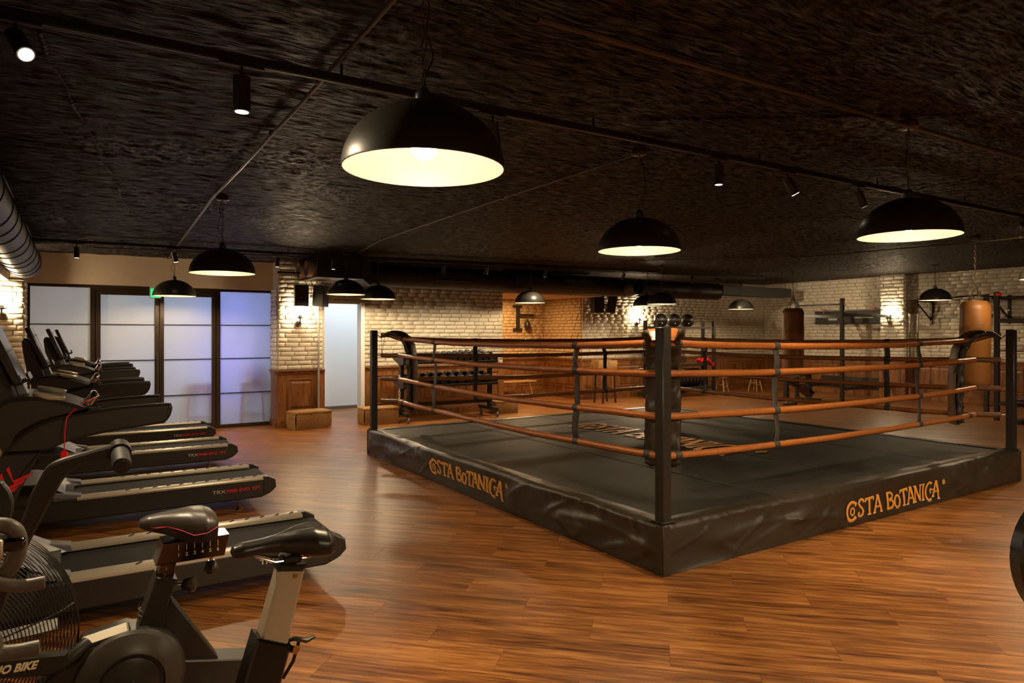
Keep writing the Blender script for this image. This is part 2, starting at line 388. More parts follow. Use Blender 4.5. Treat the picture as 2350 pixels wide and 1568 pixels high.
# ceiling
NX, NY = 430, 1300
xs = np.linspace(-1.6, 17.6, NX); ys = np.linspace(-4.3, 14.8, NY); XX, YY = np.meshgrid(xs, ys, indexing='ij')
rg = vnoise(XX * .5, YY * .5, 5) * .5 + .5
wx = XX + .35 * vnoise(XX * .7, YY * .7, 6); wy = YY + .05 * vnoise(XX * 1.3, YY * 1.1, 4)
hz = .0045 * vnoise(wx * 5.3 + 7, wy * 24, 0) + .004 * vnoise(wx * 8.3, wy * 35, 1) * (.4 + .6 * rg) + .009 * vnoise(wx * 6, wy * 10, 2) * rg ** 2 + .008 * vnoise(XX * 14, YY * 16, 3) * rg ** 2 + .003 * vnoise(XX * .9, YY * 1.1, 7)
ZZ = cz(XX, YY) + hz
co = np.stack([XX, YY, ZZ], -1).reshape(-1, 3)
ii = np.arange((NX) * (NY)).reshape(NX, NY)
q = np.stack([ii[:-1, :-1], ii[:-1, 1:], ii[1:, 1:], ii[1:, :-1]], -1).reshape(-1, 4)
me = bpy.data.meshes.new('ceiling'); me.vertices.add(len(co)); me.vertices.foreach_set('co', co.ravel())
me.loops.add(q.size); me.loops.foreach_set('vertex_index', q.ravel()); me.polygons.add(len(q)); me.polygons.foreach_set('loop_start', np.arange(len(q)) * 4)
me.update(calc_edges=True); me.materials.append(CEIL); me.polygons.foreach_set('use_smooth', [True] * len(q))
ceil = put(me, 'ceiling'); ceil['kind'] = 'structure'
slab = MB(); slab.add([(x, y, 2.92 + .0062 * x + dz) for dz in (.05, .2) for x in (-1.8, 17.8) for y in (-4.4, 15.2)], [(0, 1, 3, 2), (4, 6, 7, 5), (0, 4, 5, 1), (2, 3, 7, 6), (0, 2, 6, 4), (1, 5, 7, 3)])
slab.build('ceiling_slab', mat('concrete', (.05, .045, .04), .9), ceil)
# raised plaster seams on the ceiling
for (a, b_) in (((-.15, 3.6), (.5, 8.5)), ((3.0, 3.1), (4.6, 2.0))):
    pts = []
    for i in range(40):
        t = i / 39; x = a[0] + (b_[0] - a[0]) * t; y = a[1] + (b_[1] - a[1]) * t
        pts.append((x + .02 * float(vnoise(t * 14, 1, 2)), y, cz(x, y) - .004))
    MB().tube(pts, [.007 + .006 * float(vnoise(i * 1.9, 5, 1)) for i in range(40)], 6).build('plaster_seam', CEIL, ceil)

def wallbox(name, x0, x1, y0, y1, z0, z1, m, parent=None, kind='structure'):
    o = MB().box(((x0 + x1) / 2, (y0 + y1) / 2, (z0 + z1) / 2), (abs(x1 - x0), abs(y1 - y0), abs(z1 - z0))).build(name, m, parent, smooth=False)
    if parent is None and kind: o['kind'] = kind
    return o
brick_meshes = {}
def brick_mesh(L_, H_, D_, m, v):
    key = (round(L_, 3), round(H_, 3), round(D_, 3), m.name, v)
    if key not in brick_meshes:
        b = MB().box((0, 0, 0), (L_, D_, H_), .006); rr = random.Random(v * 13 + 5)
        b.v = [(x + rr.uniform(-.003, .003), y + rr.uniform(-.004, .004), z + rr.uniform(-.002, .002)) for x, y, z in b.v]
        brick_meshes[key] = b.mesh('brick', m, smooth=True, angle=60)
    return brick_meshes[key]
def lay_bricks(parent, axis, c, face, a0, a1, z0, z1, m, maxn=300, pitch=.078, L_=.225, holes=(), depth=.03):
    """bricks proud of a mortar face. axis 'x': face in plane Y=c looking along face*Y; axis 'y': plane X=c"""
    cells = []
    rows = int(math.ceil((z1 - z0) / pitch))
    for r in range(rows):
        zb = z0 + r * pitch; zt = min(zb + pitch, z1)
        if zt - zb < .02: continue
        s = a0 - (L_ * .5 if r % 2 else 0) - (.07 if r % 3 == 0 else 0)
        while s < a1:
            p, q_ = max(s, a0), min(s + L_, a1); s += L_
            if q_ - p < .03: continue
            segs = [(p, q_)]
            for (h0, h1, k0, k1) in holes:
                if zt > k0 + .01 and zb < k1 - .01:
                    ns = []
                    for (u, v) in segs:
                        if v <= h0 or u >= h1: ns.append((u, v)); continue
                        if u < h0: ns.append((u, h0))
                        if v > h1: ns.append((h1, v))
                    segs = ns
            for (u, v) in segs:
                if v - u > .03: cells.append((u, v, zb, zt))
    def cen(cl):
        a = (cl[0] + cl[1]) / 2; z = (cl[2] + cl[3]) / 2
        return (a, c, z) if axis == 'x' else (c, a, z)
    cells.sort(key=lambda cl: -view_size(cen(cl)))
    R = random.Random(int(abs(c) * 100) + rows)
    rot = Matrix.Identity(4) if axis == 'x' else Matrix.Rotation(pi / 2, 4, 'Z')
    sm = MB()
    for i, cl in enumerate(cells):
        L2, H2 = cl[1] - cl[0] - .010, cl[3] - cl[2] - .010
        p = list(cen(cl)); prd = R.uniform(-.004, .005)
        if axis == 'x': p[1] = c + face * (depth / 2 - .012 + prd)
        else: p[0] = c + face * (depth / 2 - .012 + prd)
        if i < maxn:
            put(brick_mesh(round(L2, 2) - .0001, H2, depth, m, R.randrange(3)), 'brick', parent, m=Matrix.Translation(p) @ rot)
        else: sm.box((0, 0, 0), (L2, depth, H2), .006, Matrix.Translation(p) @ rot)
    if sm.v: setp(sm.build('bricks', m, parent, smooth=True, angle=60, fix=False), kind='stuff')
# recurring oak dado: base, frame, raised panels, cap
DH = .966
def dado(parent, axis, c, face, a0, a1, panels, h=DH):
    """panels: list of (start, end) along the wall"""
    def bx(u0, u1, d0, d1, z0, z1, b=.0):
        if axis == 'x': return ((u0 + u1) / 2, c + face * (d0 + d1) / 2, (z0 + z1) / 2), (u1 - u0, abs(d1 - d0), z1 - z0)
        return (c + face * (d0 + d1) / 2, (u0 + u1) / 2, (z0 + z1) / 2), (abs(d1 - d0), u1 - u0, z1 - z0)
    o = MB(); o.box(*bx(a0, a1, 0, .022, 0, h)); o.build('dado_board', WOOD, parent, smooth=False)
    o = MB(); o.box(*bx(a0, a1, .02, .042, 0, .13), .004); o.box(*bx(a0, a1, .02, .034, .13, .16), .006); o.build('baseboard', WOOD, parent)
    o = MB(); o.box(*bx(a0, a1, .02, .060, h - .022, h + .006), .006); o.box(*bx(a0, a1, .02, .042, h - .055, h - .022), .008); o.box(*bx(a0, a1, .02, .030, h - .075, h - .055), .004); o.build('cap_rail', WOOD, parent)
    # stiles and rails
    for (p, q_) in panels:
        z0, z1 = .27, h - .15
        fr = MB()
        t = .022
        fr.box(*bx(p, q_, .02, .036, z0, z0 + t), .005); fr.box(*bx(p, q_, .02, .036, z1 - t, z1), .005)
        fr.box(*bx(p, p + t, .02, .036, z0, z1), .005); fr.box(*bx(q_ - t, q_, .02, .036, z0, z1), .005)
        fr.build('panel_moulding', WOOD, parent)
        # raised and fielded panel
        u0, u1, w0, w1 = p + t, q_ - t, z0 + t, z1 - t; e = .055; d0, d1 = .016, .034
        def P(u, z, d): return (u, c + face * d, z) if axis == 'x' else (c + face * d, u, z)
        vs = [P(u0, w0, d0), P(u1, w0, d0), P(u1, w1, d0), P(u0, w1, d0), P(u0 + e, w0 + e, d1), P(u1 - e, w0 + e, d1), P(u1 - e, w1 - e, d1), P(u0 + e, w1 - e, d1),
              P(u0, w0, .004), P(u1, w0, .004), P(u1, w1, .004), P(u0, w1, .004)]
        MB().add(vs, [(4, 5, 6, 7), (0, 1, 5, 4), (1, 2, 6, 5), (2, 3, 7, 6), (3, 0, 4, 7), (8, 9, 1, 0), (9, 10, 2, 1), (10, 11, 3, 2), (11, 8, 0, 3), (8, 11, 10, 9)]).build('panel', WOOD, parent, smooth=False)
def split(a0, a1, n, gap=.16, edge=.12):
    w_ = (a1 - a0 - 2 * edge - gap * (n - 1)) / n
    return [(a0 + edge + i * (w_ + gap), a0 + edge + i * (w_ + gap) + w_) for i in range(n)]
# left pilaster beside the glass
wl = wallbox('wall_left_pilaster', -1.6, -.63, 11.8, 12.5, 0, 2.95, MORTAR)
lay_bricks(wl, 'x', 11.8, -1, -1.2, -.63, .0, 2.36, BRICK, 200)
lay_bricks(wl, 'y', -.63, 1, 11.8, 12.25, .0, 2.36, BRICK, 60)
# cream bulkhead above the glass
wallbox('wall_back_bulkhead', -.63, 2.87, 12.16, 12.6, 2.345, 2.95, CREAM)
# left soffit box and left wall, walls behind the camera
wallbox('wall_left', -1.4, -1.2, -4.2, 12.3, 0, 3.0, CREAM)
wallbox('trim_1', -1.2, -.80, -4.0, 11.8, 2.34, 2.95, CREAM)
wallbox('wall_front', -1.4, 17.4, -4.2, -4.0, 0, 3.2, CREAM)
# brick pillar right of the glass
wp = wallbox('wall_back_pillar', 2.87, 3.66, 11.8, 12.5, 0, 2.95, MORTAR)
lay_bricks(wp, 'x', 11.8, -1, 2.87, 3.63, DH + .01, 2.84, BRICK, 300)
lay_bricks(wp, 'y', 2.87, -1, 11.83, 12.25, DH + .01, 2.36, BRICK, 100)
dado(wp, 'x', 11.8, -1, 2.85, 3.66, [(3.02, 3.46)])
dado(wp, 'y', 2.87, -1, 11.8, 12.22, [])
# back wall with door opening
wb = wallbox('wall_back', 4.43, 7.5, 12.05, 12.2, 0, 2.98, MORTAR)
wallbox('lintel', 3.66, 4.43, 12.05, 12.2, 2.14, 2.98, MORTAR, wb)
lay_bricks(wb, 'x', 12.05, -1, 3.66, 7.5, DH + .01, 2.9, BRICK, 300, holes=((3.60, 4.47, 0, 2.14),))
dado(wb, 'x', 12.05, -1, 4.49, 7.52, split(4.49, 7.52, 4))
dj = wallbox('door_1', 4.40, 4.47, 11.99, 12.2, 0, 2.16, WHITE)
wallbox('jamb', 3.62, 3.68, 11.99, 12.2, 0, 2.16, mat('jamb paint', (.5, .42, .32), .6), dj)
# bright corridor seen through the opening
co_ = wallbox('wall_corridor', 3.2, 6.7, 14.1, 14.3, 0, 2.9, WHITE)
wallbox('baseboard_corridor', 3.3, 6.6, 14.06, 14.1, 0, .06, mat('grey baseboard', (.14, .10, .07), .6))
wallbox('wall_corridor_left', 3.2, 3.3, 12.5, 14.1, 0, 2.9, WHITE)
wallbox('wall_corridor_right', 6.6, 6.7, 12.2, 14.1, 0, 2.9, WHITE)
# niche with bricks coloured as if lit orange
wn = wallbox('wall_niche_back', 7.3, 10.5, 14.4, 14.6, 0, 2.98, MORTAR2)
lay_bricks(wn, 'x', 14.4, -1, 7.5, 10.25, DH + .01, 2.45, BRICK2, 300)
dado(wn, 'x', 14.4, -1, 7.5, 10.25, split(7.5, 10.25, 3))
wallbox('wall_niche_left', 7.35, 7.5, 12.2, 14.4, 0, 2.98, CREAM)
wr = wallbox('wall_niche_right', 10.25, 10.4, 12.86, 14.4, 0, 2.98, MORTAR2)
lay_bricks(wr, 'y', 10.25, -1, 12.86, 14.4, DH + .01, 2.45, BRICK2, 300)
dado(wr, 'y', 10.25, -1, 12.86, 14.4, split(12.86, 14.4, 1))
wallbox('ceiling_niche', 7.5, 10.25, 12.1, 14.4, 2.45, 2.55, mat('orange light tinted plaster', (.55, .36, .2), .7))  # cream soffit with the orange light put into its colour
# centre wall
wc_ = wallbox('wall_centre', 10.25, 17.3, 12.85, 13.1, 0, 3.05, MORTAR)
lay_bricks(wc_, 'x', 12.85, -1, 10.25, 17.1, DH + .01, 2.95, BRICK, 300)
dado(wc_, 'x', 12.85, -1, 10.25, 17.1, split(10.25, 17.1, 7))
# right wall and pilaster
wR = wallbox('wall_right', 17.1, 17.3, -4.2, 12.85, 0, 3.1, MORTAR)
lay_bricks(wR, 'y', 17.1, -1, 1.5, 12.85, DH + .01, 3.05, BRICK, 300, pitch=.088, L_=.25)
dado(wR, 'y', 17.1, -1, 1.5, 12.85, split(1.5, 8.6, 6) + split(9.2, 12.85, 3))
wq = wallbox('wall_right_pilaster', 16.75, 17.1, 8.62, 9.2, 0, 3.05, MORTAR)
lay_bricks(wq, 'y', 16.75, -1, 8.62, 9.2, DH + .01, 3.0, BRICK, 300, pitch=.088, L_=.25)
lay_bricks(wq, 'x', 8.62, -1, 16.75, 17.1, DH + .01, 3.0, BRICK, 100, pitch=.088, L_=.25)
dado(wq, 'y', 16.75, -1, 8.60, 9.22, [(8.70, 9.12)])
dado(wq, 'x', 8.62, -1, 16.73, 17.1, [])
# glass screen wall: frames, glazing bars, panes, double door handles
gw = thing('window_1', 'bronze framed frosted glass screen in the back left corner', 'glass screen', (1.15, 12.28, 0)); del gw['label']; del gw['category']; gw['kind'] = 'structure'
FY0, FY1 = 12.25, 12.32
def fbox(name, x0, x1, z0, z1, y0=FY0, y1=FY1, m=FRAME, parent=gw, b=.004):
    return MB().box(((x0 + x1) / 2, (y0 + y1) / 2, (z0 + z1) / 2), (x1 - x0, y1 - y0, z1 - z0), b).build(name, m, parent, world=True)
fbox('head_rail', -.63, 2.93, 2.30, 2.345); fbox('sill', -.63, 2.93, 0, .06)
for (a, b_) in ((-.63, -.58), (2.86, 2.93)): fbox('post', a, b_, .06, 2.30)
fbox('post', .175, .245, .06, 2.30); fbox('post', 1.965, 2.035, .06, 2.30)
for (a, b_) in ((.25, .31), (1.055, 1.115), (1.125, 1.185), (1.90, 1.96)): fbox('door_stile', a, b_, .03, 2.26, FY0 - .02, FY1 - .01)
fbox('transom_bar', .245, 1.965, 2.255, 2.30, FY0 - .005, FY1)
for (a, b_) in ((.245, .25), (1.96, 1.965), (1.115, 1.125)): fbox('door_seal', a, b_, .03, 2.26, FY0 + .01, FY1 - .02)
for (a, b_) in ((.31, 1.055), (1.185, 1.90)):
    fbox('door_rail', a, b_, 2.20, 2.27, FY0 - .02, FY1 - .01); fbox('door_rail', a, b_, .03, .10, FY0 - .02, FY1 - .01)
cells = ((-.58, .175), (.31, 1.055), (1.185, 1.90), (2.035, 2.86))
zb = (.06, .585, 1.17, 1.735, 2.30)
for (a, b_) in cells:
    top = 2.30 if (a < 0 or a > 2) else 2.20; bot = .06 if (a < 0 or a > 2) else .10
    zz = [bot, .585, 1.17, 1.735, top]
    for z in zz[1:4]: fbox('glazing_bar', a, b_, z - .007, z + .007, FY0 + .015, FY1 - .015, b=0)
    for i in range(4): fbox('pane', a, b_, zz[i], zz[i + 1], 12.283, 12.285, FROST, b=0)
for x in (1.085, 1.165):
    h = MB(); h.cyl((x, 12.17, .67), (x, 12.17, 1.27), .014); h.cyl((x, 12.17, .77), (x, 12.24, .77), .009); h.cyl((x, 12.17, 1.16), (x, 12.24, 1.16), .009)
    h.build('door_handle', FRAME, gw, world=True)
# room behind the glass, with stools whose shadows fall on the panes
wallbox('wall_lounge', -1.6, 3.2, 14.6, 14.8, 0, 2.9, GREYW)
wallbox('wall_lounge_left', -1.6, -1.5, 12.5, 14.6, 0, 2.9, GREYW)
wallbox('wall_lounge_right', 3.05, 3.15, 12.5, 14.6, 0, 2.9, GREYW)
wallbox('ceiling_lounge', -1.6, 3.2, 12.62, 14.8, 2.6, 2.7, GREYW)
def light(name, kind, loc, power, col, size=.1, rot=None, sy=None, spot=None, blend=.4):
    d = bpy.data.lights.new(name, kind); d.energy = power; d.color = col
    if kind == 'AREA':
        d.size = size
        if sy: d.shape = 'RECTANGLE'; d.size_y = sy
    else: d.shadow_soft_size = size
    if kind == 'SPOT': d.spot_size = radians(spot); d.spot_blend = blend
    o = bpy.data.objects.new(name, d); C.objects.link(o); o.location = loc
    if rot: o.rotation_euler = rot
    return o
def aim(o, target):
    o.rotation_euler = (Vector(target) - o.location).to_track_quat('-Z', 'Y').to_euler()
light('lounge_lamp', 'AREA', (1.75, 14.5, 1.7), 56, (.42, .78, 1.0), 1.0, (radians(-90), 0, 0), 1.8)
light('lounge_lamp', 'AREA', (-.2, 14.5, 1.4), 32, (1, .82, .62), 1.0, (radians(-90), 0, 0), 2.0)
for (x, z, p) in ((2.25, 2.0, 16), (2.2, 1.25, 16), (2.0, .75, 12), (.85, 1.0, 1.5)):
    light('violet_lounge_lamp', 'POINT', (x, 12.85, z), p, (.10, .06, 1.0), .12)
light('corridor_lamp', 'AREA', (4.9, 13.2, 2.75), 30, (.80, .91, 1.0), 2.4, None, 1.0)
light('niche_lamp', 'AREA', (8.9, 13.5, 2.43), 26, (1, .6, .25), .12)

# ------------------------------------------------------------------ lighting track, conduits, spots
def ztr(x, y=5.0): return cz(x, y) - .075
def conduit(name, label, pts, r=.011, group='conduits on the ceiling', boxes=()):
    t = thing(name, label, 'conduit', (pts[0][0], pts[0][1], pts[0][2]), 0, group)
    P = []
    for i in range(len(pts) - 1):
        a, b_ = Vector(pts[i]), Vector(pts[i + 1]); n = max(2, int((b_ - a).length / .35))
        for k in range(n): 
            q = a.lerp(b_, k / n); P.append((q.x + random.uniform(-.004, .004), q.y + random.uniform(-.004, .004), q.z + random.uniform(-.002, .002)))
    P.append(pts[-1])
    MB().tube(P, r, 8).build('pipe', CONDUIT, t, world=True)
    for q in P[2::3]:
        MB().box((q[0], q[1], q[2] + .008), (.03, .03, .03), .004).build('clip', CONDUIT, t, world=True)
    return t
def c3(x, y, d=.03): return (x, y, cz(x, y) - d)
conduit('ceiling_conduit', 'bronze conduit crossing the ceiling above the treadmills to the lamp by the glass doors', [c3(1.0, .6), c3(1.06, 3.5), c3(1.1, 7.1), c3(1.22, 12.0)])
conduit('ceiling_conduit', 'thin conduit running back from the lamp over the near ring corner', [c3(3.46, 3.7), c3(3.5, 6), c3(3.6, 9), c3(3.8, 11.0)], .008)
conduit('ceiling_conduit', 'dark conduit running across the upper right ceiling to the large right lamp', [c3(1.6, 2.3), c3(4.44, 2.26), c3(9, 2.2), c3(16, 2.2)], .014)
conduit('ceiling_conduit', 'dark conduit along the ceiling towards the right brick wall by the punch bags', [c3(8.5, 9.5), c3(10.9, 7.2), c3(11.3, 4.6), c3(11.5, 1.5)], .008)
conduit('ceiling_conduit', 'thin conduit over the lamp row along the back wall', [c3(.2, 11.15), c3(6, 11.12), c3(14.5, 11.15)], .009)
def track(y, x0, x1, label):
    t = thing('lighting_track', label, 'lighting track', (x0, y, ztr(x0, y)), 0, 'black lighting tracks')
    XS = [x0 + (x1 - x0) * k / 10 for k in range(11)]
    def bar(z0, z1, hw):
        vs = [(x, y + a * hw, ztr(x, y) + z) for x in XS for (a, z) in ((-1, z0), (1, z0), (1, z1), (-1, z1))]
        return MB().add(vs, [(i * 4 + j, i * 4 + (j + 1) % 4, (i + 1) * 4 + (j + 1) % 4, (i + 1) * 4 + j) for i in range(10) for j in range(4)] + [(0, 1, 2, 3), (40, 41, 42, 43)])
    bar(-.018, .018, .020).build('track_rail', BLACKM, t, world=True, smooth=False)
    bar(-.021, -.0185, .008).build('conductor_slot', mat('track slot', (.06, .06, .07), .3, .6), t, world=True, smooth=False)
    x = x0 + .5
    while x < x1:
        MB().cyl((x, y, ztr(x, y) + .018), (x, y, cz(x, y) - .002), .007, n=8).build('hanger', BLACKM, t, world=True); x += 1.6
    return t
track(3.27, -1.0, 16.5, 'long black lighting track crossing the ceiling over the near edge of the ring')
track(10.5, -1.0, 14.0, 'thin black lighting track along the ceiling in front of the back wall')
track(-1.2, -1.0, 14.0, 'added black lighting track out of the picture, behind the photographer')  # unseen track, added to carry extra spots for the room light
def spot(x, y, label, tilt=(0, 0, -1), lit=None, big=1.0, bright=False):
    z0 = ztr(x, y) - .02; t = thing('track_spotlight', label, 'spotlight', (x, y, z0), 0, 'track spotlights')
    a = Vector(tilt).normalized(); p = Vector((x, y, z0 - .07 * big))
    MB().box((x, y, z0 - .006), (.17 * big, .026, .014), .003).build('adaptor', BLACKM, t, world=True)
    MB().cyl((x, y, z0 - .01), tuple(p), .006 * big, n=8).build('stem', BLACKM, t, world=True)
    b0 = p + a * -.02; b1 = p + a * (.12 * big); m = MB()
    m.tube([b0, b1], .033 * big, 20); m.build('can', BLACK, t, world=True)
    e = b1 + a * .002
    MB().tube([b1, e], .026 * big, 16).build('lens', SPOTE if bright else SPOTDIM, t, world=True)
    if lit:
        l = light('track_spotlight_beam', 'SPOT', tuple(e + a * .01), lit[0], (1, .78, .5), .03, None, None, lit[1], .5); l.rotation_euler = a.to_track_quat('-Z', 'Y').to_euler()
    return t
spot(-.20, 3.27, 'glaring spotlight at the left end of the near track', (.30, -.62, -.7), (90, 100), bright=True)
spot(.634, 3.27, 'hanging spotlight on the near track left of the big lamp', (0, 0, -1), (30, 70), big=1.15)
spot(1.97, 3.27, 'dark spotlight half hidden behind the rim of the big lamp', (.3, .2, -1))
spot(3.85, 3.27, 'small dark spotlight in the middle of the near track', (0, 0, -1))
spot(4.64, 3.27, 'small lit spotlight aimed at the ring from the near track', (.5, -.3, -1), (70, 80), bright=True)
spot(5.61, 3.27, 'tilted dark spotlight left of the large right lamp', (.5, -.2, -1))
spot(8.86, 3.27, 'spotlight at the right end of the near track by the frame edge', (1, .36, -.20), (190, 42), bright=True)
spot(.0, 10.5, 'dark spotlight above the left glass pane', (0, 0, -1))
spot(1.14, 10.5, 'lit spotlight above the glass double door', (.25, .1, -1), (25, 70), bright=True)
spot(2.54, 10.5, 'dark spotlight left of the brick pillar', (0, 0, -1))
spot(3.40, 10.5, 'dark spotlight in front of the air unit', (0, 0, -1))
spot(5.34, 10.5, 'dim spotlight above the dumbbell rack', (.1, .5, -1), (60, 95))
spot(6.20, 10.5, 'dim spotlight above the right end of the dumbbell rack', (.1, .5, -1), (60, 95))
spot(7.5, 10.5, 'dark spotlight with added beam above the left edge of the wall niche', (0, .3, -1), (40, 95))  # dark lens, beam added here and below to brighten the room
spot(9.48, 10.5, 'dark spotlight with added beam above the wall speakers', (0, .5, -1), (60, 95))
spot(11.5, 10.5, 'dark spotlight with added beam left of the lit far spot', (.1, .6, -1), (60, 95))
spot(12.3, 10.5, 'small lit spotlight at the far end of the back track', (1, -.08, -.28), (150, 62), bright=True)

for (x_, n_) in ((2.2, 'first'), (5.0, 'second'), (8.5, 'third')):  # unseen spots added to brighten the near floor and ring
    spot(x_, -1.2, 'added spotlight out of the picture behind the photographer, ' + n_ + ' from the left wall', (.1, .75, -.8), (150, 75), bright=True)
# ------------------------------------------------------------------ pendant lamps
SH_R = .3
def shade_prof(off=0):
    out = []
    for i in range(15):
        a = radians(3 + i * 87 / 14); out.append(((SH_R - off) * sin(a) if i else .035, (.245 - off) * cos(a)))
    return out
o_prof = shade_prof(); i_prof = shade_prof(.004)
shade_out = MB().lathe([(.001, .246)] + o_prof, n=48).mesh('shade', LAMPB, angle=60)
shade_in = MB().lathe(i_prof, n=48).lathe([(.296, -.0005), (.301, 0), (.301, .004)], n=48).mesh('shade_lining', LAMPI, angle=60)
sock = MB().lathe([(.001, .30), (.018, .30), (.022, .285), (.034, .28), (.036, .245), (.03, .235), (.001, .235)], n=20).mesh('lamp_cap', LAMPB)
bulbm = MB().sphere((0, 0, .085), .05, 16, 10).mesh('bulb', BULB)
holder = MB().lathe([(.001, .235), (.02, .235), (.02, .13), (.001, .13)], n=14).mesh('bulb_holder', mat('lamp holder', (.25, .2, .15), .5))
canopy = MB().lathe([(.001, 0), (.055, 0), (.058, -.03), (.05, -.036), (.001, -.036)], n=24).mesh('canopy', CONDUIT)
def pendant(x, y, zr, label, chain_n=None):
    t = thing('pendant_lamp', label, 'pendant lamp', (x, y, cz(x, y)), 0, 'black dome pendant lamps')
    dz = zr - cz(x, y)
    put(canopy, 'canopy', t, (0, 0, -.004))
    s = put(shade_out, 'shade', t, (0, 0, dz)); put(shade_in, 'shade_lining', s)
    put(sock, 'lamp_cap', t, (0, 0, dz)); put(holder, 'bulb_holder', t, (0, 0, dz)); put(bulbm, 'bulb', t, (0, 0, dz))
    top, bot = -.036, dz + .30; n = max(4, int((top - bot) / .034)); st = (top - bot) / n
    ch = MB()
    for i in range(n):
        z = top - st * (i + .5); a = (i % 2) * pi / 2; hl, hw = st * .62, .009
        P = [(cos(a) * hw * cos(q) , sin(a) * hw * cos(q), z + hl * sin(q)) for q in [2 * pi * k / 8 for k in range(8)]]
        ch.tube(P, .0026, 5, closed=True, up=(sin(a), -cos(a), 0))
    ch.build('chain', CHAINM, t)
    sw = .05 if (top - bot) > .3 else .02; ph = random.uniform(0, 6)
    MB().tube([(sw * sin(pi * k / 12) * cos(ph) * (1 + .4 * sin(k)), sw * sin(pi * k / 12) * sin(ph), top + (bot - top) * k / 12) for k in range(13)], .003, 6).build('cord', BLACKM, t)
    return t
pendant(1.085, 2.295, 2.208, 'largest dome lamp, hanging nearest in front with its glowing inside in full view')
pendant(3.46, 3.67, 2.20, 'black dome lamp over the near corner post of the ring')
pendant(4.48, 2.28, 2.22, 'large black dome lamp at the upper right')
pendant(1.19, 7.05, 2.18, 'black dome lamp between the treadmills and the glass wall, second from left')
pendant(1.24, 11.35, 2.16, 'small black dome lamp in front of the glass double door')
pendant(3.64, 10.6, 2.22, 'black dome lamp left of the two over the bright doorway')
pendant(4.40, 11.15, 2.19, 'black dome lamp right of the two, partly behind its neighbour')
pendant(7.55, 11.1, 2.20, 'black dome lamp in front of the orange lit niche')
pendant(10.55, 10.95, 2.20, 'black dome lamp partly hidden, left of the pair near the glowing wall lamp')
pendant(10.15, 10.1, 2.20, 'black dome lamp in front, right of the pair above the weight balls')
pendant(13.95, 11.15, 2.20, 'dim black dome lamp in the far right corner of the back wall')
pendant(14.9, 7.05, 2.28, 'black dome lamp in front of the right wall bracket left of the second punch bag')
pendant(10.2, 3.5, 2.28, 'black dome lamp cut off by the right frame edge')
pendant(4.4, -.9, 2.22, 'added black dome lamp out of the picture, behind the photographer and facing the ring')  # this and the next two: unseen lamps added to light the near floor
pendant(1.1, -1.6, 2.22, 'added black dome lamp out of the picture, behind the photographer by the left wall')
pendant(6.6, .4, 2.22, 'added black dome lamp out of the picture, right of the photographer beside the ring')

# ------------------------------------------------------------------ ducts and air unit
dt = thing('round_duct', 'grey spiral duct with slots along the left soffit', 'duct', (-.60, 5, 2.55))
MB().lathe([(.001, 0), (.198, 0), (.20, .02), (.20, 15.3), (.001, 15.3)], (-.60, -4.0, 2.55), 36, 'y').build('tube', DUCTG, dt, world=True)
y = -3.6
while y < 11.3:
    P = [(-.60 + .204 * cos(a), y + .0 * a, 2.55 + .204 * sin(a)) for a in [2 * pi * k / 32 for k in range(32)]]
    MB().tube(P, .0055, 5, closed=True, up=(0, 1, 0)).build('seam_ring', BLACKM, dt, world=True); y += .48 if (y * 10) % 3 > 1 else .75
for y in (2.0, 5.6, 8.0, 10.3):
    a = radians(28)
    for (da, nm, mm, rr) in ((0, 'air_slot', BLACKM, .228),):
        g_ = MB()
        g_.grid(lambda u, v: (-.60 + .206 * cos(a + (v - .5) * .5), y + u * .75, 2.55 + .206 * sin(a + (v - .5) * .5)), 6, 4)
        g_.build('air_slot', BLACKM, dt, world=True)
    for k in range(3):
        aa = a + (k - 1) * .14; MB().tube([(-.60 + .211 * cos(aa), y + .02, 2.55 + .211 * sin(aa)), (-.60 + .211 * cos(aa), y + .73, 2.55 + .211 * sin(aa))], .004, 5).build('slot_blade', DUCTG, dt, world=True)
au = thing('air_unit', 'black boxed air unit with open left side hung over the brick pillar', 'air unit', (3.6, 11, 2.5))
MB().box((3.6, 11.25, 2.80), (.75, 1.08, .02)).build('top_panel', BLACKM, au, world=True)
MB().box((3.58, 10.735, 2.65), (.74, .03, .30), .003).build('front_panel', BLACKM, au, world=True)
MB().box((3.95, 11.25, 2.65), (.03, 1.06, .30), .003).build('side_panel', BLACKM, au, world=True)
MB().box((3.58, 11.25, 2.497), (.74, 1.06, .015), .003).build('bottom_panel', mat('galvanised sheet', (.30, .28, .26), .4, .5), au, world=True)
for y in (11.02, 11.48):
    MB().box((3.225, y + .2, 2.65), (.02, .03, .30)).build('frame_bar', SILVER, au, world=True)
    MB().lathe([(.13 + .006 * (k % 2), -.28 + k * .035) for k in range(15)], (3.4, y, 2.645), 24, 'x').build('flexible_duct', SILVER, au, world=True)
for k in range(4):
    MB().tube([(3.25 + .1 * k, 11.55, 2.49), (3.3 + .1 * k, 11.6, 2.42), (3.45 + .06 * k, 11.66, 2.40), (3.5 + .1 * k, 11.7, 2.49)], .006, 6).build('cable', BLACKM, au, world=True)
bd = thing('black_duct', 'long round black duct with grilles along the back wall', 'duct', (9, 11.56, 2.64))
v = [(3.975, y, z) for y in (10.73, 11.75) for z in (2.49, 2.79)] + [(4.35, y, z) for y in (11.36, 11.78) for z in (2.43, 2.83)]
MB().add(v, [(0, 1, 3, 2), (4, 6, 7, 5), (0, 4, 5, 1), (2, 3, 7, 6), (0, 2, 6, 4), (1, 5, 7, 3)]).build('transition', DUCTB, bd, world=True, smooth=False)
MB().lathe([(.001, 0), (.208, 0), (.21, .01), (.21, 9.2), (.001, 9.2)], (4.33, 11.57, 2.64), 32, 'x').build('tube', DUCTB, bd, world=True)
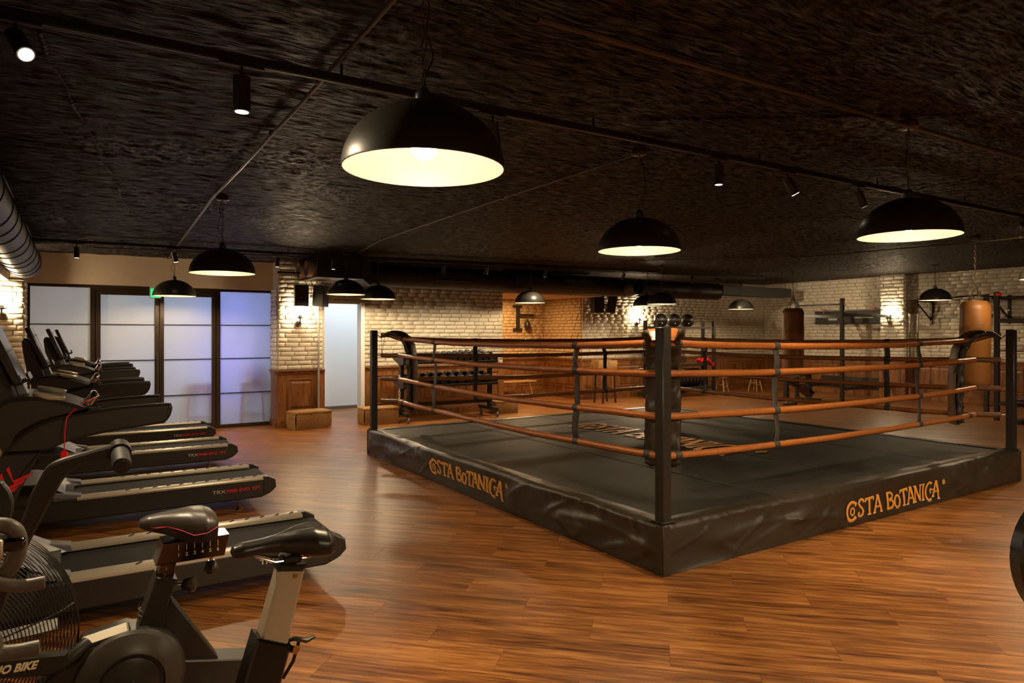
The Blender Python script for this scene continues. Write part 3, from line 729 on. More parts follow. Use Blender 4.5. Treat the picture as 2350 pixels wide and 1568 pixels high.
for x in (5.0, 6.3, 7.55, 8.9, 10.4, 10.5, 11.9, 13.2):
    MB().lathe([(.205, 0), (.216, 0), (.216, .03), (.205, .03)], (x, 11.57, 2.64), 32, 'x').build('joint_ring', DUCTB, bd, world=True)
for (x, mm) in ((6.0, BLACKM), (7.75, STEEL), (8.95, STEEL)):
    f = MB(); f.box((x, 11.345, 2.66), (.78, .05, .17), .005); f.build('grille_frame', DUCTB, bd, world=True)
    for k in range(11):
        MB().box((x - .34 + k * .068, 11.317, 2.66), (.006, .008, .12)).build('grille_blade', mm, bd, world=True, smooth=False)
MB().lathe([(.15, 0), (.16, .0), (.20, .25), (.20, .3), (.15, .3)], (10.45, 11.1, 2.62), 24, 'y').build('side_outlet', DUCTG, bd, world=True)
MB().box((14.9, 11.55, 2.68), (2.75, .4, .24), .004).build('square_section', DUCTB, bd, world=True)
for k in range(5): MB().tube([(13.6 + k * .9, 11.55, 2.8), (13.6 + k * .9, 11.55, cz(14) + .04)], .006, 6).build('hanger', BLACKM, bd, world=True)

# ------------------------------------------------------------------ wall sconces
def sconce(x, y, z, n, label, power=1):
    """n: direction out of the wall"""
    t = thing('wall_sconce', label, 'wall lamp', (x, y, z), 0, 'glass wall lamps')
    nx, ny = n
    def p(d, dz): return (x + nx * d, y + ny * d, z + dz)
    MB().tube([p(.02, -.24), p(.045, -.24)], [.055, .045], 20).build('wall_plate', CONDUIT, t, world=True)
    MB().tube([p(.04, -.24), p(.10, -.235), p(.13, -.20), p(.13, -.15)], .011, 8).build('arm', BLACKM, t, world=True)
    q = p(.13, -.15)
    MB().lathe([(.001, 0), (.03, 0), (.06, .012), (.062, .018), (.03, .02), (.028, .06), (.001, .06)], q, 20).build('cup', BLACKM, t, world=True)
    g_ = bpy.data.materials.get('clear glass shade')
    if not g_:
        g_ = bpy.data.materials.new('clear glass shade'); g_.use_nodes = True; nt_ = g_.node_tree; nt_.nodes.clear()
        a = nt_.nodes.new('ShaderNodeBsdfTransparent'); a.inputs[0].default_value = (.96, .94, .9, 1); b = nt_.nodes.new('ShaderNodeBsdfGlossy'); b.inputs['Roughness'].default_value = .05
        m_ = nt_.nodes.new('ShaderNodeMixShader'); m_.inputs[0].default_value = .06; o_ = nt_.nodes.new('ShaderNodeOutputMaterial')
        nt_.links.new(a.outputs[0], m_.inputs[1]); nt_.links.new(b.outputs[0], m_.inputs[2]); nt_.links.new(m_.outputs[0], o_.inputs[0])
    MB().lathe([(.05, .02), (.066, .07), (.078, .13), (.07, .19), (.062, .215)], q, 24).build('glass_shade', g_, t, world=True)
    MB().sphere((q[0], q[1], q[2] + .12), .045, 14, 9, (1, 1, 1.35)).build('bulb', SCONB, t, world=True)
    return t
sconce(3.20, 11.79, 2.0, (0, -1), 'glowing glass wall lamp on the brick pillar under the speaker')
sconce(-.872, 11.79, 2.08, (0, -1), 'glowing glass wall lamp on the far left brick pilaster')
sconce(12.0, 12.84, 2.08, (0, -1), 'glowing glass wall lamp on the back wall left of the weight balls')
sconce(16.74, 8.95, 2.1, (-1, 0), 'glowing glass wall lamp on the right brick pilaster')
# speakers
def speaker(x, y, z, rz, tilt, label, w_=.23, h=.36, d=.2):
    t = thing('wall_speaker', label, 'loudspeaker', (x, y, z), rz, 'black wall speakers')
    M = Matrix.Rotation(tilt, 4, 'X')
    m = MB(); m.prism([(-w_ / 2, -d / 2), (w_ / 2, -d / 2), (w_ * .36, d / 2), (-w_ * .36, d / 2)], -h / 2, h / 2, 'xy', .008, M); m.build('cabinet', BLACK, t)
    MB().box((0, -d / 2 - .004, 0), (w_ * .9, .008, h * .92), .003, M).build('grille', mat('speaker grille', (.02, .018, .015), .7, bump=(600, .5, .002)), t)
    MB().tube([(0, d / 2 - .01, 0), (0, d / 2 + .09, 0)], .014, 8).build('bracket', BLACKM, t)
    return t
speaker(3.18, 11.58, 2.235, 0, 0, 'left black speaker above the pillar wall lamp')
speaker(3.50, 11.50, 2.235, radians(48), radians(4), 'angled black speaker right of the one above the pillar wall lamp')
speaker(10.52, 12.62, 2.30, 0, 0, 'left black speaker on the back wall beside the niche', .3, .42)
speaker(10.93, 12.55, 2.30, radians(52), radians(10), 'tilted black speaker on the back wall, right of its twin', .3, .42)
ex = thing('exit_sign', 'small glowing green exit sign above the glass double door', 'exit sign', (1.06, 12.19, 2.26))
MB().box((1.06, 12.2, 2.26), (.16, .06, .2), .004).build('housing', mat('exit housing', (.6, .65, .6), .4), ex, world=True)
MB().box((1.06, 12.166, 2.24), (.14, .006, .14)).build('lit_panel', EXITM, ex, world=True)
# bracket arm above the pillar
MB().box((3.02, 11.9 - .28, 2.62), (.42, .03, .03), .004).build('x', BLACKM)
o = bpy.data.objects['x']; o.name = 'ceiling_rod'; setp(o, 'short black rod sticking out beside the air unit', 'rod')

# ------------------------------------------------------------------ boxing ring
RX0, RX1, RY0, RY1, RZ = 3.24, 8.59, 3.21, 8.56, .334
ring = thing('boxing_ring', 'boxing ring with black canvas and tan leather covered ropes', 'boxing ring', ((RX0 + RX1) / 2, (RY0 + RY1) / 2, 0))
MB().box(((RX0 + RX1) / 2, (RY0 + RY1) / 2, RZ / 2 - .02), (RX1 - RX0 - .12, RY1 - RY0 - .12, RZ - .04)).build('platform', BLACKM, ring, world=True, smooth=False)
def cv(u, v):
    x = RX0 + .03 + u * (RX1 - RX0 - .06); y = RY0 + .03 + v * (RY1 - RY0 - .06)
    return (x, y, RZ - .004 + .0025 * float(vnoise(x * 1.5, y * 1.2, 2)))
MB().grid(cv, 60, 60).build('canvas', CANVAS, ring, world=True)
# canvas seams
for k in range(1, 4):
    x = RX0 + k * (RX1 - RX0) / 4
    MB().box((x, (RY0 + RY1) / 2, RZ + .0005), (.012, RY1 - RY0 - .1, .003)).build('canvas_seam', STRAP, ring, world=True, smooth=False)
S = RX1 - RX0
def fold(side, u, h):
    """outward bulge of the skirt at distance u along the side and height fraction h (0 floor, 1 edge)"""
    t = side
    a = .034 * float(vnoise(u * 1.35 + h * 1.1 + t * 11, h * .9 + t, 0)) + .014 * float(vnoise(u * 3.4 - h * 1.6 + t * 5, h * 1.6, 1))
    rd = (1 - abs(float(vnoise(u * 1.9 + h * 1.7 + t * 7, h * .8 + 3, 5)))) ** 5 * .030 + (1 - abs(float(vnoise(u * 3.1 - h * 2.3 + t * 3, h * 1.1 + 8, 6)))) ** 6 * .020
    lo, hi = ((1.75, 3.62) if t == 0 else (1.9, 3.9)) if t < 2 else (9, 9)
    mk = max(0, min(1, (u - lo) / .25, (hi - u) / .25)); mk = 1 - .88 * mk * mk * (3 - 2 * mk)
    a = a * (.35 + .65 * mk) + rd * mk - .008
    puck = .014 * (1 - abs(float(vnoise(u * 8 + t * 3 + h * .8, h * .5, 2)))) ** 3 * h ** 2.5 + .006 * float(vnoise(u * 19 + h * 3, h * 2, 4)) * h ** 2
    puck *= mk if h < .93 else .3 + .7 * mk
    env = (sin(pi * min(1, max(0, h))) ** .6) * min(1, u / .15, (S - u) / .15)
    return max(-.02, (a + .010) * env + puck * min(1, u / .1, (S - u) / .1) + .006)
def skirt_pt(side, u, h, off=0):
    d = fold(side, u, h) + off; z = .004 + h * (RZ - .006)
    return {0: (RX0 - d, RY1 - u, z), 1: (RX0 + u, RY0 - d, z), 2: (RX1 + d, RY0 + u, z), 3: (RX1 - u, RY1 + d, z)}[side]
for side in range(4):
    nu = 420 if side < 2 else 60
    def sk(u, v, side=side):
        uu = u * S
        if v <= .72: return skirt_pt(side, uu, v / .72)
        q = (v - .72) / .28; e = skirt_pt(side, uu, 1); inn = .015 + .13 * q * (1 + .08 * float(vnoise(uu * 5, 3, 5)))
        wz = .006 * sin(min(1, q * 1.2) * pi) + .004 + .004 * float(vnoise(uu * 16, q * 3 + side, 3)) * sin(pi * q)
        if q < .03: inn = -.004; wz = .004
        inn = min(inn, .145)
        d = {0: (inn, 0), 1: (0, inn), 2: (-inn, 0), 3: (0, -inn)}[side]
        zz = RZ + wz - .006 * q ** 4 * 0
        k = min(1, uu / inn if inn > .001 else 1, (S - uu) / inn if inn > .001 else 1)
        cxx = {0: (RX0, RY1 - uu), 1: (RX0 + uu, RY0), 2: (RX1, RY0 + uu), 3: (RX1 - uu, RY1)}[side]
        return (cxx[0] + d[0], cxx[1] + d[1], zz)
    MB().grid(sk, nu, 26).build('skirt', VINYL, ring, world=True, fix=True, angle=80)
# stitched corner flaps
for (sx, sy, x, y) in ((-1, -1, RX0, RY0), (-1, 1, RX0, RY1), (1, -1, RX1, RY0), (1, 1, RX1, RY1)):
    m = MB(); m.box((x - sx * .02, y + sy * .008, RZ / 2), (.07, .012, RZ - .01), .003); m.box((x + sx * .008, y - sy * .02, RZ / 2), (.012, .07, RZ - .01), .003)
    m.build('corner_flap', VINYL, ring, world=True)
# lettering built from strokes: (outline points, half widths)
def arc(cx, cy, rx, ry, a0, a1, n=22): return [(cx + rx * cos(radians(a0 + (a1 - a0) * i / n)), cy + ry * sin(radians(a0 + (a1 - a0) * i / n))) for i in range(n + 1)]
def ln(a, b, n=6): return [(a[0] + (b[0] - a[0]) * i / n, a[1] + (b[1] - a[1]) * i / n) for i in range(n + 1)]
def glyphs():
    G = []; h = .085
    def st(pts, w=h, w2=None):
        n = len(pts); w *= .74; w2 = w2 * .74 if w2 is not None else None; G.append((pts, [w + ((w2 if w2 is not None else w) - w) * i / (n - 1) for i in range(n)]))
    def serif(x, y, w_=.13): st(ln((x - w_, y), (x + w_, y), 2), .028)
    def A(x, bot=0.0, wd=.52, tail=0):
        st(ln((x + wd * .5 - .02, 1.0), (x + .02, bot)), .045, .07); st(ln((x + wd * .5, 1.0), (x + wd - .02 + tail * .05, bot - tail)), .10, .08)
        st(ln((x + .12, .33), (x + wd - .1, .33), 3), .045); serif(x + .03, bot, .10); serif(x + wd - .02 + tail * .05, bot - tail, .10); st(ln((x + wd * .28, .985), (x + wd * .62, .985), 2), .03)
    def T(x, wd=.56): st(ln((x, .90), (x + wd, .94), 4), .075); st(ln((x + .02, .95), (x, .76), 2), .03); st(ln((x + wd, .99), (x + wd, .78), 2), .03); st(ln((x + wd * .5, .9), (x + wd * .52, 0)), .085, .075); serif(x + wd * .52, 0, .12)
    # C holding a small o
    st(arc(.40, .40, .34, .52, 38, 318), .085, .10); st(ln((.68, .86), (.60, .66), 2), .035); st(arc(.43, .38, .125, .20, 0, 360, 18), .05)
    # S
    st([(1.16, .80), (1.10, .93), (.98, .97), (.87, .90), (.84, .74), (.92, .58), (1.05, .44), (1.14, .28), (1.10, .08), (.97, .0), (.85, .05), (.82, .17), (.90, .24)], .075, .06)
    T(1.26); A(1.86)
    x = 2.80; st(ln((x, 1.0), (x, 0)), .09, .08); st([(x, .96), (x + .22, .95), (x + .36, .83), (x + .32, .64), (x + .1, .54)], .065, .06); st([(x + .1, .54), (x + .34, .46), (x + .42, .26), (x + .32, .06), (x, .02)], .065, .085)
    st(arc(x + .70, .33, .19, .36, 0, 360, 20), .075)
    T(x + .92); A(x + 1.46)
    x = 4.86; st(ln((x, .0), (x, .98)), .06); st(ln((x, .95), (x + .40, .03)), .10, .09); st(ln((x + .42, 0), (x + .42, .98)), .065); serif(x, 0, .1); serif(x + .42, .98, .1); serif(x - .02, .98, .1)
    x = 5.52; st(ln((x, 0), (x, .98)), .085); serif(x, 0, .12); serif(x, .98, .12)
    st(arc(6.04, .42, .30, .56, 55, 300), .085, .09); st([(6.16, .58), (6.08, .50), (6.10, .36), (6.18, .30)], .045); st(ln((6.10, .50), (6.34, .50), 3), .04)
    A(6.30, .05, .52, .22)
    st(arc(7.10, .86, .085, .13, 0, 360, 16), .018); st(ln((7.08, .79), (7.08, .93), 2), .012); st([(7.08, .93), (7.13, .91), (7.12, .86), (7.08, .86), (7.13, .79)], .012)
    return G
GL = glyphs(); GW = 7.15
def dense(pts, ws, step=.06):
    P, W_ = [], []
    for i in range(len(pts) - 1):
        a, b_ = pts[i], pts[i + 1]; k = max(1, int(sqrt((a[0] - b_[0]) ** 2 + (a[1] - b_[1]) ** 2) / step))
        for j in range(k):
            t = j / k; P.append((a[0] + (b_[0] - a[0]) * t, a[1] + (b_[1] - a[1]) * t)); W_.append(ws[i] + (ws[i + 1] - ws[i]) * t)
    return P + [pts[-1]], W_ + [ws[-1]]
def lettering(fn, name, shadow=(.03, -.045)):
    """fn(x, y, off) -> world point"""
    for (dx, dy, extra, off, m, nm) in ((shadow[0], shadow[1], .012, .003, CREAMP, name + '_shadow'), (.012, -.016, .012, .0045, DARKP, name + '_outline'), (0, 0, 0, .006, ORANGEP, name)):
        mb = MB()
        for gi, (pts, ws) in enumerate(GL):
            if nm.endswith('outline') and len(pts) < 4: continue
            pts, ws = dense(pts, ws); vs = []; n = len(pts)
            for i, (x, y) in enumerate(pts):
                a, b_ = pts[max(0, i - 1)], pts[min(n - 1, i + 1)]
                if pts[0] == pts[-1] or (abs(pts[0][0] - pts[-1][0]) < 1e-6 and abs(pts[0][1] - pts[-1][1]) < 1e-6 and n > 10):
                    if i == 0: a = pts[-2]
                    if i == n - 1: b_ = pts[1]
                tx, ty = b_[0] - a[0], b_[1] - a[1]; L_ = sqrt(tx * tx + ty * ty) or 1
                nx, ny = -ty / L_, tx / L_; w_ = ws[i] + extra
                vs.append(fn(x + dx + nx * w_, y + dy + ny * w_, off + gi * 2e-5)); vs.append(fn(x + dx - nx * w_, y + dy - ny * w_, off + gi * 2e-5))
            mb.add(vs, [(2 * i, 2 * i + 1, 2 * i + 3, 2 * i + 2) for i in range(n - 1)])
        mb.build(nm, m, ring, world=True, smooth=False, fix=False)
# left side: reads towards the near corner, y 6.65 -> 5.10
lettering(lambda x, y, o: skirt_pt(0, (RY1 - 6.66) + x / GW * 1.56, (.118 + y * .137) / (RZ - .006), o), 'lettering')
lettering(lambda x, y, o: skirt_pt(1, (5.29 - RX0) + x / GW * 1.62, (.070 + y * .145) / (RZ - .006), o), 'lettering')
lettering(lambda x, y, o: (5.72 + y * .50, 7.42 - x / GW * 2.80, RZ - .001 + o * .8), 'lettering', (-.02, -.03))
# posts
PO = .055
corners = {(-1, -1): (RX0 + PO, RY0 + PO), (-1, 1): (RX0 + PO, RY1 - PO), (1, -1): (RX1 - PO, RY0 + PO), (1, 1): (RX1 - PO, RY1 - PO)}
RH = (.71, 1.0, 1.31, 1.53)
JO = .25
for (sx, sy), (px_, py_) in corners.items():
    MB().box((px_, py_, (RZ + 1.64) / 2 - .05), (.080, .080, 1.64 - RZ + .1), .006).build('post', BLACK, ring, world=True)
    MB().box((px_, py_, RZ + .012), (.112, .112, .012), .003).build('post_base', BLACK, ring, world=True)
    jx, jy = px_ - sx * JO, py_ - sy * JO
    for hi, h in enumerate(RH):
        a = Vector((px_ - sx * .04, py_ - sy * .04, h)); b_ = Vector((jx, jy, h)); d = (b_ - a).normalized()
        hz0 = h + (.05 if hi == 3 else 0)
        MB().tube([(a.x, a.y, hz0), tuple(a + d * .05)], .006, 8).build('eye_bolt', CHROME, ring, world=True)
        MB().tube([(a.x + d.x * .05, a.y + d.y * .05, hz0), (a.x + d.x * .15, a.y + d.y * .15, hz0 - .003), (b_.x, b_.y, h)], [.027, .029, .028], 14).build('turnbuckle_sleeve', LEATHD, ring, world=True)
        MB().tube([tuple(b_ + Vector((.016 * cos(q), .016 * sin(q), .0 + .02 * sin(q * 2)))) for q in [2 * pi * k / 10 for k in range(10)]], .005, 6, closed=True).build('shackle', CHROME, ring, world=True)
    # corner pad: strip following a curve in the diagonal plane, vinyl body and leather face
    dg = Vector((-sx, -sy, 0)).normalized(); pr = Vector((-dg.y, dg.x, 0)); c0 = Vector((px_, py_, 0))
    path = [(.565, .60), (.575, .75), (.58, .95), (.575, 1.15), (.56, 1.32), (.53, 1.45), (.475, 1.55), (.40, 1.605), (.31, 1.625), (.22, 1.61), (.15, 1.575), (.115, 1.545)]
    def pathpt(v):
        t = v * (len(path) - 1); i = min(int(t), len(path) - 2); f = t - i
        return path[i][0] + (path[i + 1][0] - path[i][0]) * f, path[i][1] + (path[i + 1][1] - path[i][1]) * f
    def padfn(u, v, inner=0, th=.075):
        a, z = pathpt(v); wd = .13 if v < .6 else .13 + .02 * sin(min(1, (v - .6) / .2) * pi) - max(0, (v - .7)) * .20
        ang = u * 2 * pi; ww = cos(ang); tt = sin(ang)
        T_ = th * (1 if v < .55 else max(.22, 1 - (v - .55) * 2.6))
        ww = math.copysign(abs(ww) ** .45, ww); tt = math.copysign(abs(tt) ** .6, tt)
        k = (.016 * float(vnoise(v * 24 + 9 * sx, ang * 1.6 + sy * 3, 1)) + .012 * float(vnoise(v * 50 + ang * 2, ang * 1.1 + sy, 2))) * (1 - .5 * v)
        a0, z0 = pathpt(min(1, v + .02)); a1, z1 = pathpt(max(0, v - .02)); tx, tz = a0 - a1, z0 - z1; L_ = sqrt(tx * tx + tz * tz) or 1
        na, nz = tz / L_, -tx / L_   # normal in the diagonal plane, pointing to the ring side
        if v > .99 or v < .01: ww *= .75; T_ *= .4
        off = -T_ * .5 * 1 + tt * (T_ * .5 + k)
        q = c0 + dg * (a + na * off) + pr * (ww * (wd + k * .4)); return (q.x, q.y, z + nz * off)
    MB().grid(lambda u, v: padfn(u, v), 32, 130).build('corner_pad', VINYL, ring, world=True, angle=80)
    def face(u, v):
        a, z = pathpt(v); wd = .105 if v < .6 else .115 - max(0, (v - .7)) * .14
        a0, z0 = pathpt(min(1, v + .02)); a1, z1 = pathpt(max(0, v - .02)); tx, tz = a0 - a1, z0 - z1; L_ = sqrt(tx * tx + tz * tz) or 1
        na, nz = tz / L_, -tx / L_; off = .014 + .004 * float(vnoise(v * 12, u * 2, 2)) - .010 * (abs(u - .5) * 2) ** 4
        q = c0 + dg * (a + na * off) + pr * ((u * 2 - 1) * wd); return (q.x, q.y, z + nz * off)
    MB().grid(face, 10, 60).build('corner_pad_face', LEATHER if (sx, sy) == (-1, -1) else mat('worn brown leather', (.16, .085, .035), .4, bump=(30, .3, .004)), ring, world=True, angle=80)
    e = c0 + dg * .13; r2 = Vector((px_ - sx * .08, py_ - sy * .08, RH[2] + .02))
    for s_ in (-1, 1):
        q = e + pr * (.045 * s_); MB().tube([(q.x, q.y, 1.54), tuple(r2 + pr * .008 * s_)], .003, 5).build('tie_cord', BLACKM, ring, world=True)
    for s_ in (-1, 1):    # straps holding the pad to the ropes
        for h in (RH[0], RH[3]):
            q = c0 + dg * (JO * sqrt(2) + .09 - .0) + pr * (s_ * .115)
            MB().tube([(q.x, q.y, h - .032), (q.x + dg.x * .0, q.y, h + .032)], .034, 12, flat=1).build('pad_strap', STRAP, ring, world=True) if False else None
def joint(k): sx, sy = k; px_, py_ = corners[k]; return Vector((px_ - sx * JO, py_ - sy * JO, 0))
sides = [((-1, 1), (-1, -1), .22, .79), ((-1, -1), (1, -1), .27, .75), ((1, -1), (1, 1), .20, .80), ((1, 1), (-1, 1), .26, .76)]
for si, (ka, kb, t1, t2) in enumerate(sides):
    A_, B_ = joint(ka), joint(kb); d = (B_ - A_).normalized(); nrm = Vector((-d.y, d.x, 0))
    sag = (.03, .04, .035, .045)
    def rp(h, t, k): return A_.lerp(B_, t) + Vector((0, 0, h - sag[k] * 4 * t * (1 - t) + .004 * float(vnoise(t * 9 + k, si, 3))))
    lm = LEATHER
    for k, h in enumerate(RH):
        P = [rp(h, i / 60, k) for i in range(61)]
        ro = MB().tube(P, [.0265 + .0012 * float(vnoise(i * .8, k + si * 3, 4)) for i in range(61)], 14).build('rope', lm, ring, world=True)
        # open edge of the laced cover, a dark wavy lip under the rope
        lip = MB(); L2 = []
        for i in range(241):
            t = i / 240; q = rp(h, t, k); wv = float(vnoise(t * 70 + k * 9, si, 5)); q = q + Vector((0, 0, -.0265 - .0025 * wv)) + nrm * (.006 * wv); L2.append(tuple(q))
        lip.tube(L2, .0032, 5); lip.build('lace_seam', BLACKM, ro)
        if True:
            im = wm(ro).inverted()
            for v_ in ro.children[0].data.vertices: v_.co = im @ v_.co
    for t in (t1, t2):
        pts = []
        sw = .012 * (1 if t == t1 else -1)
        for k in range(3):
            a, b_ = rp(RH[k], t, k), rp(RH[k + 1], t, k + 1)
            def band(u, v, a=a, b_=b_, k=k):
                q = a.lerp(b_, u); bow = .012 * sin(pi * u) * (1 if k % 2 else -1)
                side_ = (v - .5) * 2
                c_ = q + d * (side_ * .034) + nrm * (bow + .010 * float(vnoise(u * 3, v * 2 + k, 1)))
                return tuple(c_ + d * (sw * sin(pi * u)))
            mb = MB(); mb.grid(lambda u, v: band(u, v), 10, 3); n0 = len(mb.v)
            o_ = mb.build('strap', STRAP, ring, world=True)
            md = o_.modifiers.new('thick', 'SOLIDIFY'); md.thickness = .005
        for k in range(4):
            a = rp(RH[k], t, k)
            MB().tube([tuple(a - d * .033), tuple(a + d * .033)], .0305, 16).build('strap_loop', STRAP, ring, world=True)
    # loops where the corner pads are strapped on, next to each joint
    for (J, sg) in ((0.03, 1), (.97, 1)):
        for k in (0, 3):
            a = rp(RH[k], J, k); MB().tube([tuple(a - d * .03), tuple(a + d * .03)], .0315, 14).build('pad_strap', STRAP, ring, world=True)

# ------------------------------------------------------------------ treadmills
def make_treadmill(label, cord):
    t = thing('treadmill', label, 'treadmill', (0, 0, 0), 0, 'treadmills in a row')
    W = .76
    for y0, y1 in ((0, .07), (W - .07, W)):
        MB().prism([(-.52, .10), (1.36, .10), (1.44, .13), (1.44, .262), (-.10, .268), (-.52, .25)], y0, y1, 'xz', .012).build('side_panel', PLASTIC, t)
        MB().prism([(1.375, .112), (1.45, .14), (1.492, .18), (1.485, .25), (1.42, .285), (1.375, .285)], y0 - .004, y1 + .06 if y0 == 0 else y1 + .004, 'xz', .008).build('end_cap', PLASTIC, t)
        r0, r1 = (.0, .125) if y0 == 0 else (W - .125, W)
        rl = MB().prism([(r0, .258), (r1, .264), (r1, .280), (r0 + .028, .288), (r0, .272)], -.06 if y0 == 0 else -.16, 1.385, 'yz', .003).build('foot_rail', RAIL, t)
        n = 11
        for k in range(n): 
            put(grip_me, 'grip_pad', rl, (.30 + k * .102, (r0 + r1) / 2 + .012, .287 if y0 == 0 else .286))
    def bl(u, v):
        s = u * 2.2; y = .13 + v * .50
        if s < 1.6: return (-.16 + s, y, .252)
        a = (s - 1.6) / .6 * pi; return (1.44 + .045 * sin(a), y, .207 + .045 * cos(a))
    MB().grid(bl, 40, 2).build('belt', BELT, t)
    MB().box((.6, W / 2, .17), (1.6, .5, .12)).build('deck', BLACKM, t)
    # motor hood with two prongs running onto the rails
    def hood(u, v):
        y = .03 + v * (W - .06); x = -.60 + u * .50; e = abs(v - .5) * 2
        z = .34 + .10 * sin(min(1, u * 1.25) * pi * .5 + .9) * (1 - .25 * e ** 4) - .13 * max(0, u - .55) / .45
        x = x + (.10 * max(0, (e - .55) / .45) ** .5 * max(0, u - .4) / .6)
        return (x, y, z)
    MB().grid(hood, 12, 16).build('motor_hood', PLASTG, t)
    MB().prism([(-.62, .10), (-.06, .10), (-.08, .285), (-.35, .33), (-.60, .34)], .02, W - .02, 'xz', .01).build('motor_box', PLASTIC, t)
    for y0 in (.02, W - .13): MB().prism([(-.22, .25), (-.02, .262), (-.03, .296), (-.22, .335)], y0, y0 + .11, 'xz', .006).build('hood_prong', PLASTG, t)
    for y0 in (.02, W - .09):
        m_ = MB().prism([(-.326, .975), (-.143, .968), (-.161, .965), (-.221, .845), (-.258, .748), (-.455, .32), (-.455, .10), (-.66, .10), (-.66, .30)], y0, y0 + .07, 'xz', .01).build('mast', PLASTIC, t)
        if y0 < .1:
            yy = y0 - .002
            for k in range(3):
                bx, bz = -.278 - .03 * k, .835 - .033 * k
                MB().prism([(bx, bz), (bx + .085, bz + .035), (bx + .068, bz + .012), (bx + .004, bz - .018)], yy, yy + .004, 'xz').build('chevron', REDP, m_)
                MB().prism([(bx, bz), (bx - .016, bz + .075), (bx - .030, bz + .062), (bx + .004, bz - .018)], yy, yy + .004, 'xz').build('chevron', REDP, m_)
    arm = [(-.24, 1.072), (-.145, 1.129), (-.026, 1.157), (.162, 1.183), (.30, 1.191), (.447, 1.194), (.463, 1.184), (.468, 1.165), (.457, 1.12), (.43, 1.086), (.40, 1.078), (.327, 1.071), (.162, 1.052), (.026, 1.029), (-.046, 1.011), (-.143, .968), (-.326, .972)]
    for y0 in (.03, W - .11): MB().prism(sm2(arm, 3, (0, len(arm) - 1, len(arm) - 2)), y0, y0 + .075, 'xz', .014).build('arm', PLASTIC, t)
    body = [(-.326, .972), (-.365, 1.12), (-.355, 1.20), (-.325, 1.243), (-.25, 1.262), (-.17, 1.258), (-.05, 1.228), (.04, 1.19), (.07, 1.172), (-.026, 1.150), (-.145, 1.122), (-.22, 1.085), (-.262, 1.04), (-.27, .975)]
    MB().prism(sm2(body, 3, (0, len(body) - 1)), .05, W - .05, 'xz', .02).build('console', PLASTIC, t)
    for y0, dy in ((.12, 0), (W - .12, 0)):
        c_ = MB().lathe([(.001, .0), (.085, .004), (.094, .018), (.098, .032), (.092, .038), (.06, .030), (.001, .028)], (0, 0, 0), 24).mesh('speaker_ring', RAIL)
        put(c_, 'speaker_ring', t, m=Matrix.Translation((-.13, y0, 1.238)) @ Matrix.Rotation(radians(12), 4, 'Y') @ Matrix.Diagonal((.78, .62, .8, 1)))
    MB().tube([(.05, .30, 1.18), (.08, .30, 1.225), (.085, .32, 1.24), (.085, .44, 1.24), (.08, .46, 1.225), (.05, .46, 1.18)], .02, 12).build('pulse_bar', CHROME, t)
    for y0 in (.06, W - .16): MB().lathe([(.02, -.03), (.034, .0), (.05, .006), (.052, 0), (.038, -.04), (.001, -.042)], (.06, y0 + .05, 1.188), 16).build('bottle_holder', BLACKM, t)
    MB().prism([(-.43, 1.53), (-.422, 1.45), (-.39, 1.25), (-.355, 1.13), (-.28, 1.13), (-.26, 1.2), (-.295, 1.33), (-.38, 1.55), (-.412, 1.56)], .20, W - .20, 'xz', .010).build('screen_backing', PLASTIC, t)
    M = Matrix.Translation((-.33, W / 2, 1.485)) @ Matrix.Rotation(radians(-22), 4, 'Y')
    fr = MB(); fr.box((0, 0, 0), (.034, .50, .345), .008); f_ = put(fr.mesh('screen', PLASTIC), 'screen', t, m=M)
    g_ = MB(); g_.box((.0185, 0, .004), (.003, .475, .325)); put(g_.mesh('screen_glass', SCREEN), 'screen_glass', f_)
    lg = MB(); lg.box((.025, 0, -.172), (.055, .26, .016), .006); lg.box((.048, 0, -.155), (.012, .26, .045), .005); put(lg.mesh('tablet_ledge', BLACK), 'tablet_ledge', f_)
    MB().prism([(-.295, 1.32), (-.26, 1.34), (-.225, 1.25), (-.27, 1.24)], .30, W - .30, 'xz', .006).build('neck', PLASTG, t)
    for y0 in (.06, W - .06):
        f_ = MB(); f_.cyl((1.18, y0, .04), (1.18, y0, .12), .007, n=8); f_.lathe([(.001, .0), (.03, .0), (.03, .008), (.012, .03), (.014, .045), (.001, .045)], (1.18, y0, .0), 16); f_.build('foot', BRASS, t)
        MB().box((-.45, y0, .05), (.12, .05, .10), .006).build('front_foot', BLACKM, t)
    put(txt_trx, 'lettering', t, m=basis((1, 0, 0), (0, 0, 1), (0, -1, 0), (1.00, -.002, .19)))
    put(txt_evo, 'lettering', t, m=basis((1, 0, 0), (0, 0, 1), (0, -1, 0), (1.207, -.002, .19)))
    if cord:
        MB().tube([(.10, .36, 1.245), (.11, .30, 1.235), (.04, .15, 1.215), (-.01, .04, 1.185), (-.045, .004, 1.15), (-.053, -.004, 1.08), (-.056, -.006, .97)], .003, 6).build('safety_cord', RED, t)
        MB().box((-.056, -.008, .935), (.035, .014, .075), .006).build('safety_key', RED, t)
    return t
grip_me = MB().box((0, 0, 0), (.052, .016, .008), .003).mesh('grip_pad', RUBBER)
g2 = grip_me; g2.transform(Matrix.Rotation(radians(55), 4, 'Z'))
txt_trx = text_mesh('TRX', .042, .0006, .0008, 0, GREYP, 1.35)
txt_evo = text_mesh('9000 EVO TFT', .040, .0006, .0010, 0, REDP, 1.22)
